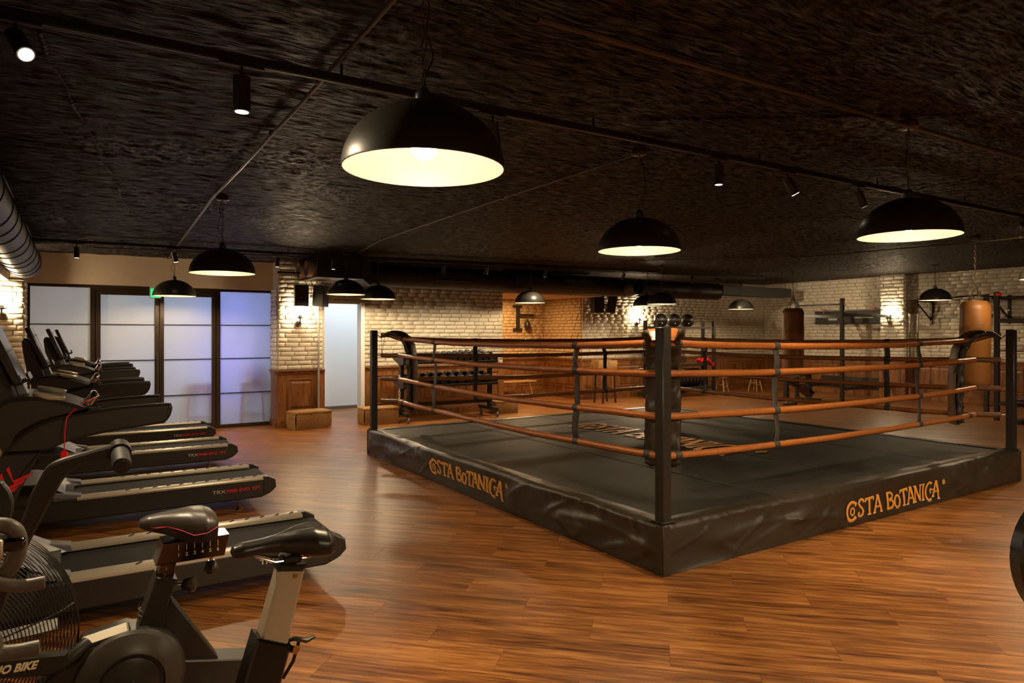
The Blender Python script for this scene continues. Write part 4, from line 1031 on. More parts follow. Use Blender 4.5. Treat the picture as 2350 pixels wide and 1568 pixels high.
for i, (x, y, lb) in enumerate(((0, 4.34, 'nearest black treadmill, red safety cord hanging from its console'), (.06, 6.45, 'second black treadmill from the front of the row'),
                                (.13, 8.58, 'third black treadmill from the front of the row'), (.17, 10.34, 'farthest black treadmill, beside the glass wall'))):
    if i == 0: t0 = make_treadmill(lb, True); tm = t0
    elif i == 1: t1_ = make_treadmill(lb, False); tm = t1_
    else: tm = copy_tree(t1_); tm['label'] = lb
    tm.location = (x, y, 0)

# ------------------------------------------------------------------ fan bike (near left)
eb = thing('fan_bike', 'black fan bike with padded saddle, wire fan cage and numbered slider', 'exercise bike', (.15, 2.55, 0))
def saddle(parent, st, y, m_top, m_bot=None, groove=0):
    """st: list of x, half width, top z, bottom z"""
    def f(u, v):
        t = u * (len(st) - 1); i = min(int(t), len(st) - 2); q = t - i; q = q * q * (3 - 2 * q) if False else q
        a = [st[i][k] + (st[i + 1][k] - st[i][k]) * q for k in range(4)]
        ang = v * 2 * pi; cw = math.copysign(abs(cos(ang)) ** .8, cos(ang)); sw = sin(ang)
        mid = a[3] + (a[2] - a[3]) * .45
        z = mid + (a[2] - mid) * sw if sw > 0 else mid + (mid - a[3]) * (-abs(sw) ** .7)
        if sw > 0: z -= groove * max(0, 1 - abs(cw) / .35) * max(0, sin(pi * min(1, max(0, (u - .35) / .65))))
        return (a[0], y + a[1] * cw, z)
    o = MB().grid(f, 40, 32).build('saddle', m_top, parent, world=True, angle=80)
    md = o.modifiers.new('s', 'SUBSURF'); md.levels = 1; md.render_levels = 1
    return o
SEATV = mat('padded seat vinyl', (.045, .038, .032), .36, bump=(60, .15, .004))
SEATM = mat('seat side mesh', (.018, .016, .015), .6, bump=(260, .8, .004))
sd = saddle(eb, [(.172, .004, .966, .962), (.176, .022, .978, .952), (.20, .036, .989, .938), (.24, .044, .993, .925), (.285, .062, .995, .905), (.33, .092, .999, .895), (.37, .106, .995, .893), (.395, .098, .985, .905), (.410, .07, .968, .93), (.415, .01, .955, .945)], 2.57, SEATV)
def sidepanel(u, v):     # mesh side of the saddle, slightly proud, under a red stitched line
    x = .182 + u * .222; k = u * 9.0
    st = [(.022, .973, .955), (.040, .968, .938), (.047, .968, .925), (.066, .955, .908), (.096, .940, .898), (.110, .945, .896), (.100, .960, .905)]
    t = u * 6; i = min(int(t), 5); q = t - i; a = [st[i][j] + (st[i + 1][j] - st[i][j]) * q for j in range(3)]
    return (x, 2.57 - a[0] * (1.03 - .16 * v) - .001, a[1] - .014 + (a[2] - a[1] + .014) * v)
MB().grid(sidepanel, 24, 4).build('seat_side', SEATM, sd, world=True) if False else None
im = wm(eb).inverted()
def kid(mb, name, m_, parent, root=eb):
    i_ = wm(root).inverted(); mb.v = [tuple(i_ @ Vector(p)) for p in mb.v]; return put(mb.mesh(name, m_), name, parent)
kid(MB().grid(sidepanel, 24, 4), 'seat_side', SEATM, sd)
kid(MB().tube([sidepanel(i / 24, -.02) for i in range(25)], .0012, 5), 'red_stitching', REDP, sd)
SLD = mat('polished dark steel', (.16, .12, .09), .13, 1)
sl = kid(MB().prism([(.241, .901), (.448, .899), (.432, .828), (.219, .830)], 2.52, 2.62, 'xz', .003), 'slider_rail', SLD, eb)
for k in range(6):
    x = .288 + k * .0245
    kid(MB().box((x, 2.519, .880 - .0005 * k), (.0016, .001, .020)), 'scale_mark', CREAMP, sl)
    tx = text_mesh(str(k + 1), .017, .0003, .0002, 0, CREAMP); put(tx, 'numeral', sl, m=im @ basis((1, 0, 0), (0, 0, 1), (0, -1, 0), (x, 2.518, .855)))
kid(MB().cyl((.30, 2.57, .90), (.33, 2.57, .935), .018), 'saddle_clamp', BLACKM, eb)
ps = kid(MB().prism([(.233, .83), (.283, .83), (.262, .72), (.212, .72)], 2.53, 2.59, 'xz', .003), 'seat_post', SLD, eb)
for k in range(2): put(text_mesh(str(k + 1), .015, .0003, 0, 0, CREAMP), 'numeral', ps, m=im @ basis((1, 0, 0), (0, 0, 1), (0, -1, 0), (.252 - .005 * k, 2.529, .812 - .021 * k)))
FR = mat('dark frame paint', (.022, .020, .017), .38, bump=(300, .1, .001))
fr_ = kid(MB().prism([(.222, .798), (.283, .778), (.262, .718), (.231, .608), (.225, .56), (.15, .56), (.164, .626)], 2.505, 2.60, 'xz', .004), 'seat_tube', FR, eb)
kid(MB().prism([(.264, .718), (.411, .481), (.420, .44), (.32, .44), (.300, .509), (.232, .632)], 2.515, 2.59, 'xz', .004), 'brace', FR, eb)
kid(MB().prism([(.27, .511), (.516, .455), (.500, .365), (.27, .425)], 2.50, 2.605, 'xz', .004), 'rear_beam', FR, eb)
kid(MB().prism([(.43, .44), (.50, .42), (.66, .05), (.60, .05)], 2.52, 2.59, 'xz', .004), 'rear_leg', FR, eb)
kid(MB().box((.63, 2.555, .04), (.08, .52, .06), .012), 'rear_foot', STEEL, eb)
kid(MB().box((-.62, 2.555, .04), (.08, .56, .06), .012), 'front_foot', FR, eb)
kid(MB().prism([(-.66, .05), (-.58, .05), (-.50, .60), (-.58, .62)], 2.52, 2.59, 'xz', .004), 'front_leg', FR, eb)
kid(MB().prism([(-.60, .30), (-.60, .24), (.40, .30), (.44, .42), (.2, .40)], 2.53, 2.58, 'xz', .004), 'base_beam', FR, eb)
for (p0, p1, p2) in (((.268, 2.555, .75), (.300, 2.545, .747), (.345, 2.53, .742)), ((.398, 2.57, .83), (.397, 2.57, .805), (.396, 2.57, .76))):
    kb = kid(MB().tube([p0, p1], .007, 12), 'knob_stem', CHROME, eb)
    a, b_ = Vector(p1), Vector(p2); kid(MB().tube([a, a.lerp(b_, .15), a.lerp(b_, .75), a.lerp(b_, .95), b_], [.011, .019, .026, .020, .008], 8), 'knob', mat('dark knob', (.05, .04, .03), .2, .3), eb)
# gear guard
gp = [(-.03, .60), (-.0, .607), (.016, .636), (.14, .655), (.159, .645)] + [(.15 + .155 * cos(radians(a)), .50 + .155 * sin(radians(a))) for a in range(75, -101, -15)] + [(-.10, .34), (-.10, .56)]
gd = kid(MB().prism(gp, 2.455, 2.60, 'xz', .014), 'gear_guard', FR, eb)
kid(MB().lathe([(.155, .0), (.15, -.02), (.115, -.045), (.098, -.05), (.094, -.038), (.088, -.036), (.001, -.036)], (.14, 2.456, .505), 40, 'y'), 'guard_bulge', mat('guard paint', (.045, .040, .032), .33, bump=(400, .15, .001)), gd)
kid(MB().lathe([(.084, -.036), (.084, -.042), (.078, -.046), (.001, -.046)], (.14, 2.456, .505), 36, 'y'), 'crank_cover', FR, gd)
kid(MB().tube([(.145, 2.41, .505), (.145, 2.36, .50)], .014, 12), 'crank_axle', CHROME, gd)
kid(MB().prism([(.13, .51), (.155, .51), (.17, .33), (.148, .33)], 2.35, 2.375, 'xz', .004), 'crank', STEEL, gd)
kid(MB().box((.16, 2.30, .335), (.10, .10, .025), .006), 'pedal', BLACKM, gd)
M = Matrix.Translation((.078, 2.485, .648)) @ Matrix.Rotation(radians(-9.0), 4, 'Y') @ Matrix.Rotation(radians(22), 4, 'X')
kid(MB().box((0, 0, 0), (.135, .052, .012), .005, M), 'plate_frame', BLACKM, gd)
kid(MB().box((0, 0, .0065), (.118, .040, .004), .001, M), 'brushed_plate', mat('satin plate', (.30, .26, .19), .5, .2), gd)
# bottle cage wires on the seat tube
for k in range(5): kid(MB().tube([(.195 + .003 * k, 2.53, .70 - .022 * k), (.18, 2.50 + .01 * k, .695 - .02 * k), (.172, 2.555, .69 - .022 * k), (.18, 2.59, .70 - .02 * k)], .0022, 5), 'bottle_cage_wire', CHROME, eb)
# fan: cage of concentric wires, spokes, blades
FC = (-.385, 2.60, .655); FRR = .385
cg = MB()
for side_ in (-1, 1):
    k = 0; r = .05
    while r < FRR + .001:
        dpt = .06 + .075 * sqrt(max(0, 1 - (r / FRR) ** 2.4))
        P = [(FC[0] + r * cos(a), FC[1] + side_ * dpt, FC[2] + r * sin(a)) for a in [2 * pi * j / 56 for j in range(56)]]
        cg.tube(P, .0014, 4, closed=True, up=(0, 1, 0)); r += .0092
for j in range(5):
    yy = FC[1] - .05 + j * .025; P = [(FC[0] + (FRR + .006) * cos(a), yy, FC[2] + (FRR + .006) * sin(a)) for a in [2 * pi * j_ / 64 for j_ in range(64)]]
    cg.tube(P, .0019, 4, closed=True, up=(0, 1, 0))
for j in range(10):
    a = 2 * pi * j / 10 + .25
    for side_ in (-1, 1):
        P = []
        for i in range(12):
            r = .04 + (FRR + .004 - .04) * i / 11; dpt = .058 + .075 * sqrt(max(0, 1 - min(1, r / FRR) ** 2.4)); P.append((FC[0] + r * cos(a), FC[1] + side_ * dpt, FC[2] + r * sin(a)))
        cg.tube(P, .0026, 4)
cgo = kid(cg, 'fan_cage', mat('black wire', (.05, .045, .04), .35, .6), eb)
fh = kid(MB().lathe([(.001, -.06), (.05, -.06), (.055, .06), (.001, .06)], FC, 20, 'y'), 'fan_hub', BLACKM, eb)
for j in range(8):
    a = 2 * pi * j / 8 + .06; M = Matrix.Translation(FC) @ Matrix.Rotation(-a, 4, 'Y') @ Matrix.Translation((.19, 0, 0)) @ Matrix.Rotation(radians(35), 4, 'X')
    kid(MB().box((0, 0, 0), (.29, .042, .003), .001, M), 'fan_blade', mat('dull aluminium', (.11, .10, .085), .5, .5), eb)
bn = kid(MB().prism([(-.78, .70), (-.187, .663), (-.045, .643), (-.023, .640), (-.028, .594), (-.045, .586), (-.072, .584), (-.187, .606), (-.78, .63)], 2.43, 2.47, 'xz', .006), 'name_bar', FR, eb)
put(text_mesh('ECHO BIKE', .031, .0006, .0013, .28, CREAMP, .86, 'RIGHT'), 'lettering', bn, m=im @ basis((1, 0, -.24), (0, 0, 1), (0, -1, 0), (-.100, 2.427, .626)))
kid(MB().tube([(-.03, 2.46, .60), (.0, 2.46, .625), (.03, 2.48, .64)], .02, 10), 'bar_joint', FR, eb)
# moving arms
am = [(-.34, .50), (-.225, .83), (-.132, 1.073), (-.112, 1.14), (-.093, 1.182), (-.073, 1.222), (-.048, 1.240), (.004, 1.255), (.09, 1.275), (.115, 1.277), (.123, 1.262), (.120, 1.240), (.092, 1.234), (.025, 1.226), (-.008, 1.212), (-.030, 1.190), (-.048, 1.155), (-.078, 1.090), (-.118, 1.0), (-.16, .87), (-.28, .50)]
kid(MB().prism(sm2(am, 4, (0, len(am) - 1)), 2.28, 2.32, 'xz', .006), 'moving_arm', FR, eb)
kid(MB().tube([(.106, 2.325, 1.258), (.106, 2.275, 1.250)], .030, 18), 'arm_collar', FR, eb)
kid(MB().tube([(.106, 2.28, 1.250), (.106, 2.20, 1.236), (.106, 2.175, 1.231), (.106, 2.17, 1.230)], [.024, .025, .023, .015], 18), 'arm_grip', RUBBER, eb)
am2 = [(-.36, .50), (-.262, .80), (-.232, .93), (-.222, 1.0), (-.232, 1.045), (-.262, 1.062), (-.42, 1.08), (-.42, 1.12), (-.235, 1.104), (-.205, 1.085), (-.188, 1.05), (-.182, 1.005), (-.192, .95), (-.225, .80), (-.31, .50)]
kid(MB().prism(sm2(am2, 4, (0, 6, 7, len(am2) - 1)), 2.86, 2.90, 'xz', .006), 'moving_arm', FR, eb)
kid(MB().tube([(-.33, 2.27, .52), (-.33, 2.92, .52)], .012, 10), 'arm_pivot', BLACKM, eb)

# ------------------------------------------------------------------ spin bike (only saddle, post and bars in view)
sb = thing('spin_bike', 'spin bike with slim black saddle on a champagne coloured post', 'exercise bike', (.3, 1.9, 0))
s2 = saddle(sb, [(.340, .004, 1.028, 1.022), (.346, .022, 1.038, 1.008), (.37, .027, 1.044, 1.004), (.42, .027, 1.046, 1.008), (.47, .034, 1.053, 1.004), (.51, .056, 1.064, .995), (.55, .075, 1.068, .980), (.585, .080, 1.060, .978), (.600, .066, 1.045, .985), (.610, .03, 1.028, .998), (.612, .004, 1.015, 1.008)], 1.9, mat('slim saddle skin', (.022, .020, .019), .30, bump=(90, .1, .002)), groove=.016)
def ks(mb, name, m_, parent=sb): return kid(mb, name, m_, parent, sb)
for s_ in (-1, 1): ks(MB().tube([(.40, 1.9 + s_ * .01, 1.004), (.45, 1.9 + s_ * .022, .984), (.54, 1.9 + s_ * .022, .982), (.58, 1.9 + s_ * .02, .995)], .0035, 8), 'saddle_rail', CHROME)
ks(MB().box((.495, 1.9, .984), (.05, .06, .022), .005), 'saddle_clamp', BLACKM)
ks(MB().prism([(.458, .978), (.532, .966), (.520, .948), (.455, .960)], 1.865, 1.935, 'xz', .004), 'post_cap', BLACKM)
ks(MB().prism([(.462, .968), (.527, .955), (.478, .745), (.405, .765)], 1.868, 1.932, 'xz', .006), 'seat_post', RAIL)
ks(MB().tube([(.50, 1.866, .942), (.50, 1.862, .942)], .006, 10), 'bolt', BRASS)
ks(MB().prism([(.400, .797), (.488, .757), (.30, .10), (.19, .10)], 1.858, 1.942, 'xz', .006), 'seat_tube', mat('gloss black paint', (.008, .007, .006), .22))
ks(MB().tube([(.48, 1.9, .738), (.497, 1.87, .742), (.50, 1.86, .742)], .011, 12), 'lever_bolt', BRASS)
ks(MB().tube([(.482, 1.9, .755), (.50, 1.875, .768), (.53, 1.87, .757), (.553, 1.87, .763)], [.008, .010, .012, .008], 10, flat=.6), 'quick_lever', BLACK)
ks(MB().tube([(.515, 1.89, .75), (.50, 1.89, .70), (.472, 1.89, .66)], .005, 8), 'cable', BLACKM)
ks(MB().box((.30, 1.9, .05), (.07, .50, .05), .01), 'rear_foot', BLACK); ks(MB().box((-.62, 1.9, .05), (.07, .52, .05), .01), 'front_foot', BLACK)
ks(MB().prism([(-.66, .06), (.34, .06), (.34, .11), (-.66, .11)], 1.87, 1.93, 'xz', .005), 'base_beam', BLACK)
ks(MB().prism([(.27, .35), (.31, .42), (-.30, .72), (-.34, .66)], 1.88, 1.92, 'xz', .005), 'frame_beam', BLACK)
ks(MB().prism([(-.62, .08), (-.55, .08), (-.27, .98), (-.34, 1.0)], 1.87, 1.93, 'xz', .005), 'head_tube', BLACK)
ks(MB().lathe([(.001, -.02), (.20, -.02), (.235, -.03), (.235, .03), (.20, .02), (.001, .02)], (-.45, 1.9, .36), 40, 'y'), 'flywheel', STEEL)
GRIP = mat('ribbed grip rubber', (.10, .085, .065), .42, bump=(90, .35, .003))
ks(MB().tube([(-.34, 1.9, 1.0), (-.36, 1.9, 1.10), (-.30, 1.9, 1.14), (-.16, 1.9, 1.13)], .018, 10), 'bar_stem', BLACK)
ks(MB().tube(smooth_path([(-.42, 1.86, 1.168), (-.22, 1.88, 1.172), (-.15, 1.9, 1.170), (-.122, 1.9, 1.158), (-.112, 1.9, 1.135), (-.112, 1.9, 1.110), (-.118, 1.9, 1.085), (-.135, 1.9, 1.062), (-.17, 1.9, 1.048), (-.26, 1.88, 1.035)]), .0175, 16), 'upper_handle', GRIP)
ks(MB().box((-.128, 1.9, 1.127), (.062, .055, .028), .006), 'handle_clamp', mat('black chrome', (.1, .09, .08), .12, 1))
ks(MB().box((-.162, 1.872, 1.122), (.05, .02, .045), .004), 'console_plate', RAIL)
ks(MB().tube(smooth_path([(-.20, 1.88, 1.075), (-.14, 1.87, 1.045), (-.10, 1.87, 1.034), (-.068, 1.87, 1.034), (-.060, 1.87, 1.034)]), [.0145] * 22 + [.014, .012, .007], 16), 'end_grip', GRIP)
ks(MB().tube(smooth_path([(-.40, 1.80, 1.02), (-.22, 1.82, .99), (-.160, 1.86, .94), (-.15, 1.87, .900), (-.12, 1.87, .890), (-.078, 1.87, .889), (-.070, 1.87, .889)]), [.0170] * 34 + [.016, .013, .008], 16), 'end_grip', GRIP)

# ------------------------------------------------------------------ bumper plate at the right frame edge
br = thing('barbell_rack', 'black upright stand holding a barbell at the right frame edge', 'rack', (2.62, .62, 0))
pcx, pcy, pcz = 2.400, .716, .967
bb = thing('barbell', 'barbell with a round black bumper plate cut off by the right frame edge', 'barbell', (pcx, pcy, pcz))
axd = Vector((.5402, .8415, 0)).normalized()
perp = Vector((-axd.y, axd.x, 0))
def lathe_dir(prof, c, d, n=48):
    m = MB(); q = d.to_track_quat('Z', 'X').to_matrix().to_4x4(); m.lathe(prof, (0, 0, 0), n); m.v = [tuple(Matrix.Translation(c) @ q @ Vector(p)) for p in m.v]; return m
pc = Vector((pcx, pcy, pcz))
pl = kid(lathe_dir([(.05, -.02), (.13, -.018), (.16, -.03), (.215, -.032), (.225, -.02), (.225, .02), (.215, .03), (.05, .02)], pc, axd), 'bumper_plate', mat('gloss bumper rubber', (.012, .011, .010), .16), bb, bb)
kid(lathe_dir([(.150, -.0305), (.158, -.0335), (.160, -.0305)], pc, axd), 'brass_ring', BRASS, pl, bb)
kid(lathe_dir([(.026, -.03), (.13, -.0225), (.145, -.0225), (.145, -.018), (.026, -.018)], pc, axd), 'plate_disc', STEEL, pl, bb)
kid(MB().tube([tuple(pc - axd * .40), tuple(pc + axd * .10)], .025, 16), 'sleeve', CHROME, bb, bb)
kid(MB().tube([tuple(pc + axd * .08), tuple(pc + axd * .12)], .014, 12), 'bar', CHROME, bb, bb)
upx = pc + axd * .02 + Vector((.8415, -.5402, 0)) * 0 - axd * .20
br.location = (upx.x, upx.y, 0); WM[br.name] = Matrix.Translation((upx.x, upx.y, 0))
kid(MB().box((upx.x, upx.y, .47), (.06, .06, .92), .004), 'upright', BLACK, br, br)
kid(MB().box((upx.x, upx.y, .015), (.5, .5, .03), .006), 'base', BLACK, br, br)

# ------------------------------------------------------------------ wicker baskets
def basket(x, y, rz, L_, W_, H_, label, lid=0.0, z=0):
    t = thing('wicker_basket', label, 'basket', (x, y, z), rz, 'wicker baskets')
    rows = int(H_ / .016); cols = int(L_ / .02)
    def wall(u, v, k):
        s = u * 2 * (L_ + W_)
        if s < L_: p = (-L_ / 2 + s, -W_ / 2); n_ = (0, -1)
        elif s < L_ + W_: p = (L_ / 2, -W_ / 2 + s - L_); n_ = (1, 0)
        elif s < 2 * L_ + W_: p = (L_ / 2 - (s - L_ - W_), W_ / 2); n_ = (0, 1)
        else: p = (-L_ / 2, W_ / 2 - (s - 2 * L_ - W_)); n_ = (-1, 0)
        q = .006 * (1 if (int(u * k) + int(v * rows * .999)) % 2 else -1) + .004 * sin(u * 40)
        bow = .012 * sin(pi * v)
        return (p[0] + n_[0] * (q + bow), p[1] + n_[1] * (q + bow), .003 + v * H_)
    k = int(2 * (L_ + W_) / .022)
    MB().grid(lambda u, v: wall(min(u, .99999), v, k), k, rows).build('body', WICKER, t, angle=180)
    MB().box((0, 0, .008), (L_ - .01, W_ - .01, .01)).build('bottom', WICKER, t)
    lidm = MB(); nx, ny = int(L_ / .024), int(W_ / .024)
    lidm.grid(lambda u, v: (-L_ / 2 - .008 + u * (L_ + .016), -W_ / 2 - .008 + v * (W_ + .016), .004 * (1 if (int(u * nx) + int(v * ny)) % 2 else -1) + .012 * sin(pi * u) * sin(pi * v)), nx, ny)
    lidm.box((0, -W_ / 2 - .006, -.018), (L_ + .02, .012, .035), .003); lidm.box((-L_ / 2 - .006, 0, -.018), (.012, W_ + .02, .035), .003); lidm.box((L_ / 2 + .006, 0, -.018), (.012, W_ + .02, .035), .003)
    lo = put(lidm.mesh('lid', WICKER, angle=180), 'lid', t)
    if lid: lo.matrix_basis = Matrix.Translation((0, W_ / 2, H_)) @ Matrix.Rotation(lid, 4, 'X') @ Matrix.Translation((0, -W_ / 2, 0))
    else: lo.location = (0, 0, H_ + .004)
    for s_ in (-1, 1):
        MB().tube([(s_ * L_ / 2, -.05, H_ * .72), (s_ * (L_ / 2 + .035), -.04, H_ * .70), (s_ * (L_ / 2 + .045), 0, H_ * .66), (s_ * (L_ / 2 + .035), .04, H_ * .70), (s_ * L_ / 2, .05, H_ * .72)], .007, 6).build('handle', WICKER, t)
    MB().tube([(.0, -W_ / 2 - .02, H_ * .95), (.02, -W_ / 2 - .03, H_ * .88), (-.015, -W_ / 2 - .03, H_ * .8), (.0, -W_ / 2 - .02, H_ * .86)], .005, 6).build('toggle', WICKER, t)
    return t
basket(3.31, 11.51, radians(8), .62, .38, .29, 'lidded wicker basket on the floor in front of the brick pillar')
basket(4.50, 11.40, radians(-2), .62, .36, .29, 'lidded wicker basket behind the left corner of the ring')
basket(7.25, 11.62, radians(-8), .5, .34, .24, 'lidded wicker basket at the right end of the dumbbell rack')
st_ = thing('bar_stool', 'dark wooden bar stool under an open basket by the niche', 'stool', (10.25, 12.0, 0))
for sx in (-1, 1):
    for sy in (-1, 1):
        MB().prism([(sx * .19 - .018, 0), (sx * .19 + .018, 0), (sx * .15 + .018, .74), (sx * .15 - .018, .74)], sy * .15 - .018, sy * .15 + .018, 'xz', .003).build('leg', mat('dark stained wood', (.035, .016, .008), .4), st_)
MB().box((0, 0, .755), (.40, .36, .04), .012).build('seat', MATS['dark stained wood'], st_)
for sy in (-1, 1): MB().box((0, sy * .15, .25), (.34, .02, .03), .004).build('stretcher', MATS['dark stained wood'], st_)
for sx in (-1, 1): MB().box((sx * .18, 0, .32), (.02, .28, .03), .004).build('stretcher', MATS['dark stained wood'], st_)
basket(10.25, 12.0, radians(-14), .46, .34, .20, 'open wicker basket standing on the dark bar stool', radians(100), .776)
# bench in the niche and low stools
def trestle(name, label, x, y, rz, L_, H_, W_, cat, group=None):
    t = thing(name, label, cat, (x, y, 0), rz, group)
    MB().box((0, 0, H_ - .02), (L_, W_, .035), .006).build('seat', PINE, t)
    for s_ in (-1, 1):
        for sy in (-1, 1):
            MB().tube([(s_ * L_ * .36, sy * W_ * .30, H_ - .03), (s_ * L_ * .42, sy * W_ * .55, 0)], .017, 4).build('leg', PINE, t)
        MB().box((s_ * L_ * .40, 0, H_ * .45), (.02, W_ * .8, .03), .003).build('rung', PINE, t)
    return t
trestle('wooden_bench', 'light wooden bench inside the orange lit brick niche', 8.85, 13.75, 0, 1.2, .45, .28, 'bench')
def stool(x, y, rz, label):
    t = thing('low_stool', label, 'stool', (x, y, 0), rz, 'light wooden stools')
    MB().lathe([(.001, .43), (.15, .43), (.155, .44), (.155, .455), (.15, .46), (.001, .46)], n=24).build('seat', PINE, t)
    for k in range(4):
        a = pi / 4 + k * pi / 2; MB().tube([(.09 * cos(a), .09 * sin(a), .43), (.19 * cos(a), .19 * sin(a), 0)], .017, 8).build('leg', PINE, t)
    for k in range(4):
        a, b_ = pi / 4 + k * pi / 2, pi / 4 + (k + 1) * pi / 2; r = .145; z = .2 + .05 * (k % 2)
        MB().tube([(r * cos(a), r * sin(a), z), (r * cos(b_), r * sin(b_), z)], .009, 6).build('rung', PINE, t)
    return t
stool(14.25, 12.0, .2, 'low light wooden stool just right of the weight ball rack'); stool(15.6, 12.0, .1, 'low light wooden stool near the far right corner')
# stools behind the frosted glass
def dark_stool(x, y, label):
    t = copy_tree(st_); t.location = (x, y, 0); t['label'] = label; t['group'] = 'stools behind the frosted glass'; return t
dark_stool(1.72, 12.54, 'stool seen as a shadow through the third glass pane'); dark_stool(2.52, 12.54, 'stool seen as a shadow through the right glass pane')
pot = thing('potted_bush', 'bushy plant seen as a soft shadow through the right glass pane', 'plant', (2.52, 12.56, .776))
MB().lathe([(.001, 0), (.09, 0), (.12, .12), (.11, .12), (.001, .1)], n=18).build('pot', BLACKM, pot)
lf = MB(); R_ = random.Random(4)
for k in range(150):
    a, b_ = R_.uniform(0, 2 * pi), R_.uniform(-.2, 1.3); r = R_.uniform(.1, .24); c_ = Vector((r * cos(a) * cos(b_), r * sin(a) * cos(b_) * .6, .16 + r * sin(b_) * .8)); d = Vector((R_.uniform(-1, 1), R_.uniform(-1, 1), R_.uniform(-.3, 1))).normalized() * .035; e = d.cross(Vector((.3, .5, .8))).normalized() * .014
    lf.add([c_ - d, c_ + e, c_ + d, c_ - e], [(0, 1, 2, 3)])
setp(lf.build('leaves', mat('leaf', (.08, .16, .04), .5), pot, fix=False), kind='stuff')

# ------------------------------------------------------------------ dumbbell rack with hex dumbbells
dr = thing('dumbbell_rack', 'black wheeled dumbbell rack against the back brick wall', 'rack', (5.82, 11.35, 0))
def kd(mb, name, m_, parent=dr, root=dr): return kid(mb, name, m_, parent, root)
holes_m = STEEL
for x in (4.90, 6.74):
    u = kd(MB().box((x, 11.30, .70), (.076, .076, 1.10), .004), 'upright', BLACK)
    for k in range(18): kd(MB().tube([(x, 11.2625, .22 + k * .057), (x, 11.2595, .22 + k * .057)], .008, 8), 'hole', BLACKM, u)
    for z in (.25, .33, .66, .74, 1.06, 1.14): kd(MB().tube([(x, 11.262, z), (x, 11.25, z)], .013, 6), 'bolt', CHROME, u)
    for z in (.62, 1.04): kd(MB().prism([(11.08, z + .12), (11.10, z - .0), (11.26, z - .02), (11.58, z + .1), (11.58, z + .17)], x - .06, x + .06, 'yz', .004), 'shelf_bracket', BLACK)
    kd(MB().box((x, 11.36, .16), (.07, .66, .06), .004), 'base_bar', BLACK)
    for y in (11.06, 11.66):
        c_ = kd(MB().box((x + .02, y, .125), (.075, .06, .02), .003), 'caster', BLACKM)
        kd(MB().lathe([(.012, -.018), (.045, -.018), (.050, -.01), (.050, .01), (.045, .018), (.012, .018)], (x + .02, y, .051), 20, 'x'), 'wheel', mat('grey wheel', (.12, .11, .1), .4), c_)
        kd(MB().prism([(y - .02, .115), (y + .02, .115), (y + .015, .04), (y - .015, .04)], x - .004, x + .0, 'yz'), 'fork', STEEL, c_)
kd(MB().box((5.82, 11.36, .30), (1.78, .05, .07), .003), 'cross_bar', BLACK)
for z in (.66, 1.08):
    M = Matrix.Translation((5.82, 11.33, z + .03)) @ Matrix.Rotation(radians(14), 4, 'X')
    kd(MB().box((0, 0, 0), (1.96, .50, .012), .002, M).box((0, -.25, .018), (1.96, .012, .045), .002, M).box((0, .25, .03), (1.96, .012, .075), .002, M), 'shelf_tray', BLACK)
rg_ = text_mesh('ROGUE', .11, .0006, .003, 0, GREYP, 1.25)
put(rg_, 'lettering', dr, m=wm(dr).inverted() @ basis((0, 0, 1), (-1, 0, 0), (0, -1, 0), (4.90 - .047, 11.262, .60)) @ Matrix.Scale(.8, 4)) if False else None
put(rg_, 'lettering', dr, m=wm(dr).inverted() @ basis((0, 0, 1), (0, 1, 0), (-1, 0, 0), (4.861, 11.30, .62)))
def hex_mesh(r, L_):
    m = MB(); hl = L_ / 2
    for s_ in (-1, 1):
        P = []
        for (q, rr) in ((.055, r * .72), (.07, r * .96), (hl - .012, r), (hl, r * .86)):
            P.append([(rr * cos(k * pi / 3), s_ * q, rr * sin(k * pi / 3)) for k in range(6)])
        vs = [p for ring_ in P for p in ring_]; fs = [(i * 6 + j, i * 6 + (j + 1) % 6, (i + 1) * 6 + (j + 1) % 6, (i + 1) * 6 + j) for i in range(3) for j in range(6)] + [tuple(range(6)), tuple(range(18, 24))]
        m.add(vs, fs)
    return m.mesh('heads', HEX, smooth=False)
hand = MB().tube([(0, -.07, 0), (0, -.04, 0), (0, 0, 0), (0, .04, 0), (0, .07, 0)], [.013, .014, .017, .014, .013], 12).mesh('handle', CHROME)
def dumbbell(x, y, z, r, label):
    t = thing('hex_dumbbell', label, 'dumbbell', (x, y, z), 0, 'hex dumbbells on the rack'); t.rotation_euler = (radians(14), 0, radians(random.uniform(-3, 3)))
    put(hex_cache.setdefault(r, hex_mesh(r, .19 + r * 1.7)), 'heads', t); put(hand, 'handle', t)
hex_cache = {}
rad_t = [.045, .045, .048, .048, .050, .055, .058, .060, .062, .062, .066, .072, .074, .076, .078]
top_names = ['leftmost'] + [f'{n} from left' for n in ('second', 'third', 'fourth', 'fifth', 'sixth', 'seventh', 'eighth', 'ninth', 'tenth', 'eleventh', 'twelfth', 'thirteenth', 'fourteenth')] + ['rightmost']
x = 4.97
for i, r in enumerate(rad_t):
    x += r * .92; dumbbell(x, 11.33, 1.085 + .038 + r * .87, r, f'black hex dumbbell on the top shelf, {top_names[i]}'); x += r * .92 + .004
x = 4.95; rad_b = [.078, .080, .082, .084, .086, .086, .088, .088, .090, .090]
for i, r in enumerate(rad_b):
    x += r * .96; dumbbell(x, 11.33, .665 + .038 + r * .87, r, f'large black hex dumbbell on the lower shelf, {(top_names[:9] + ["rightmost"])[i]}'); x += r * .96 + .012

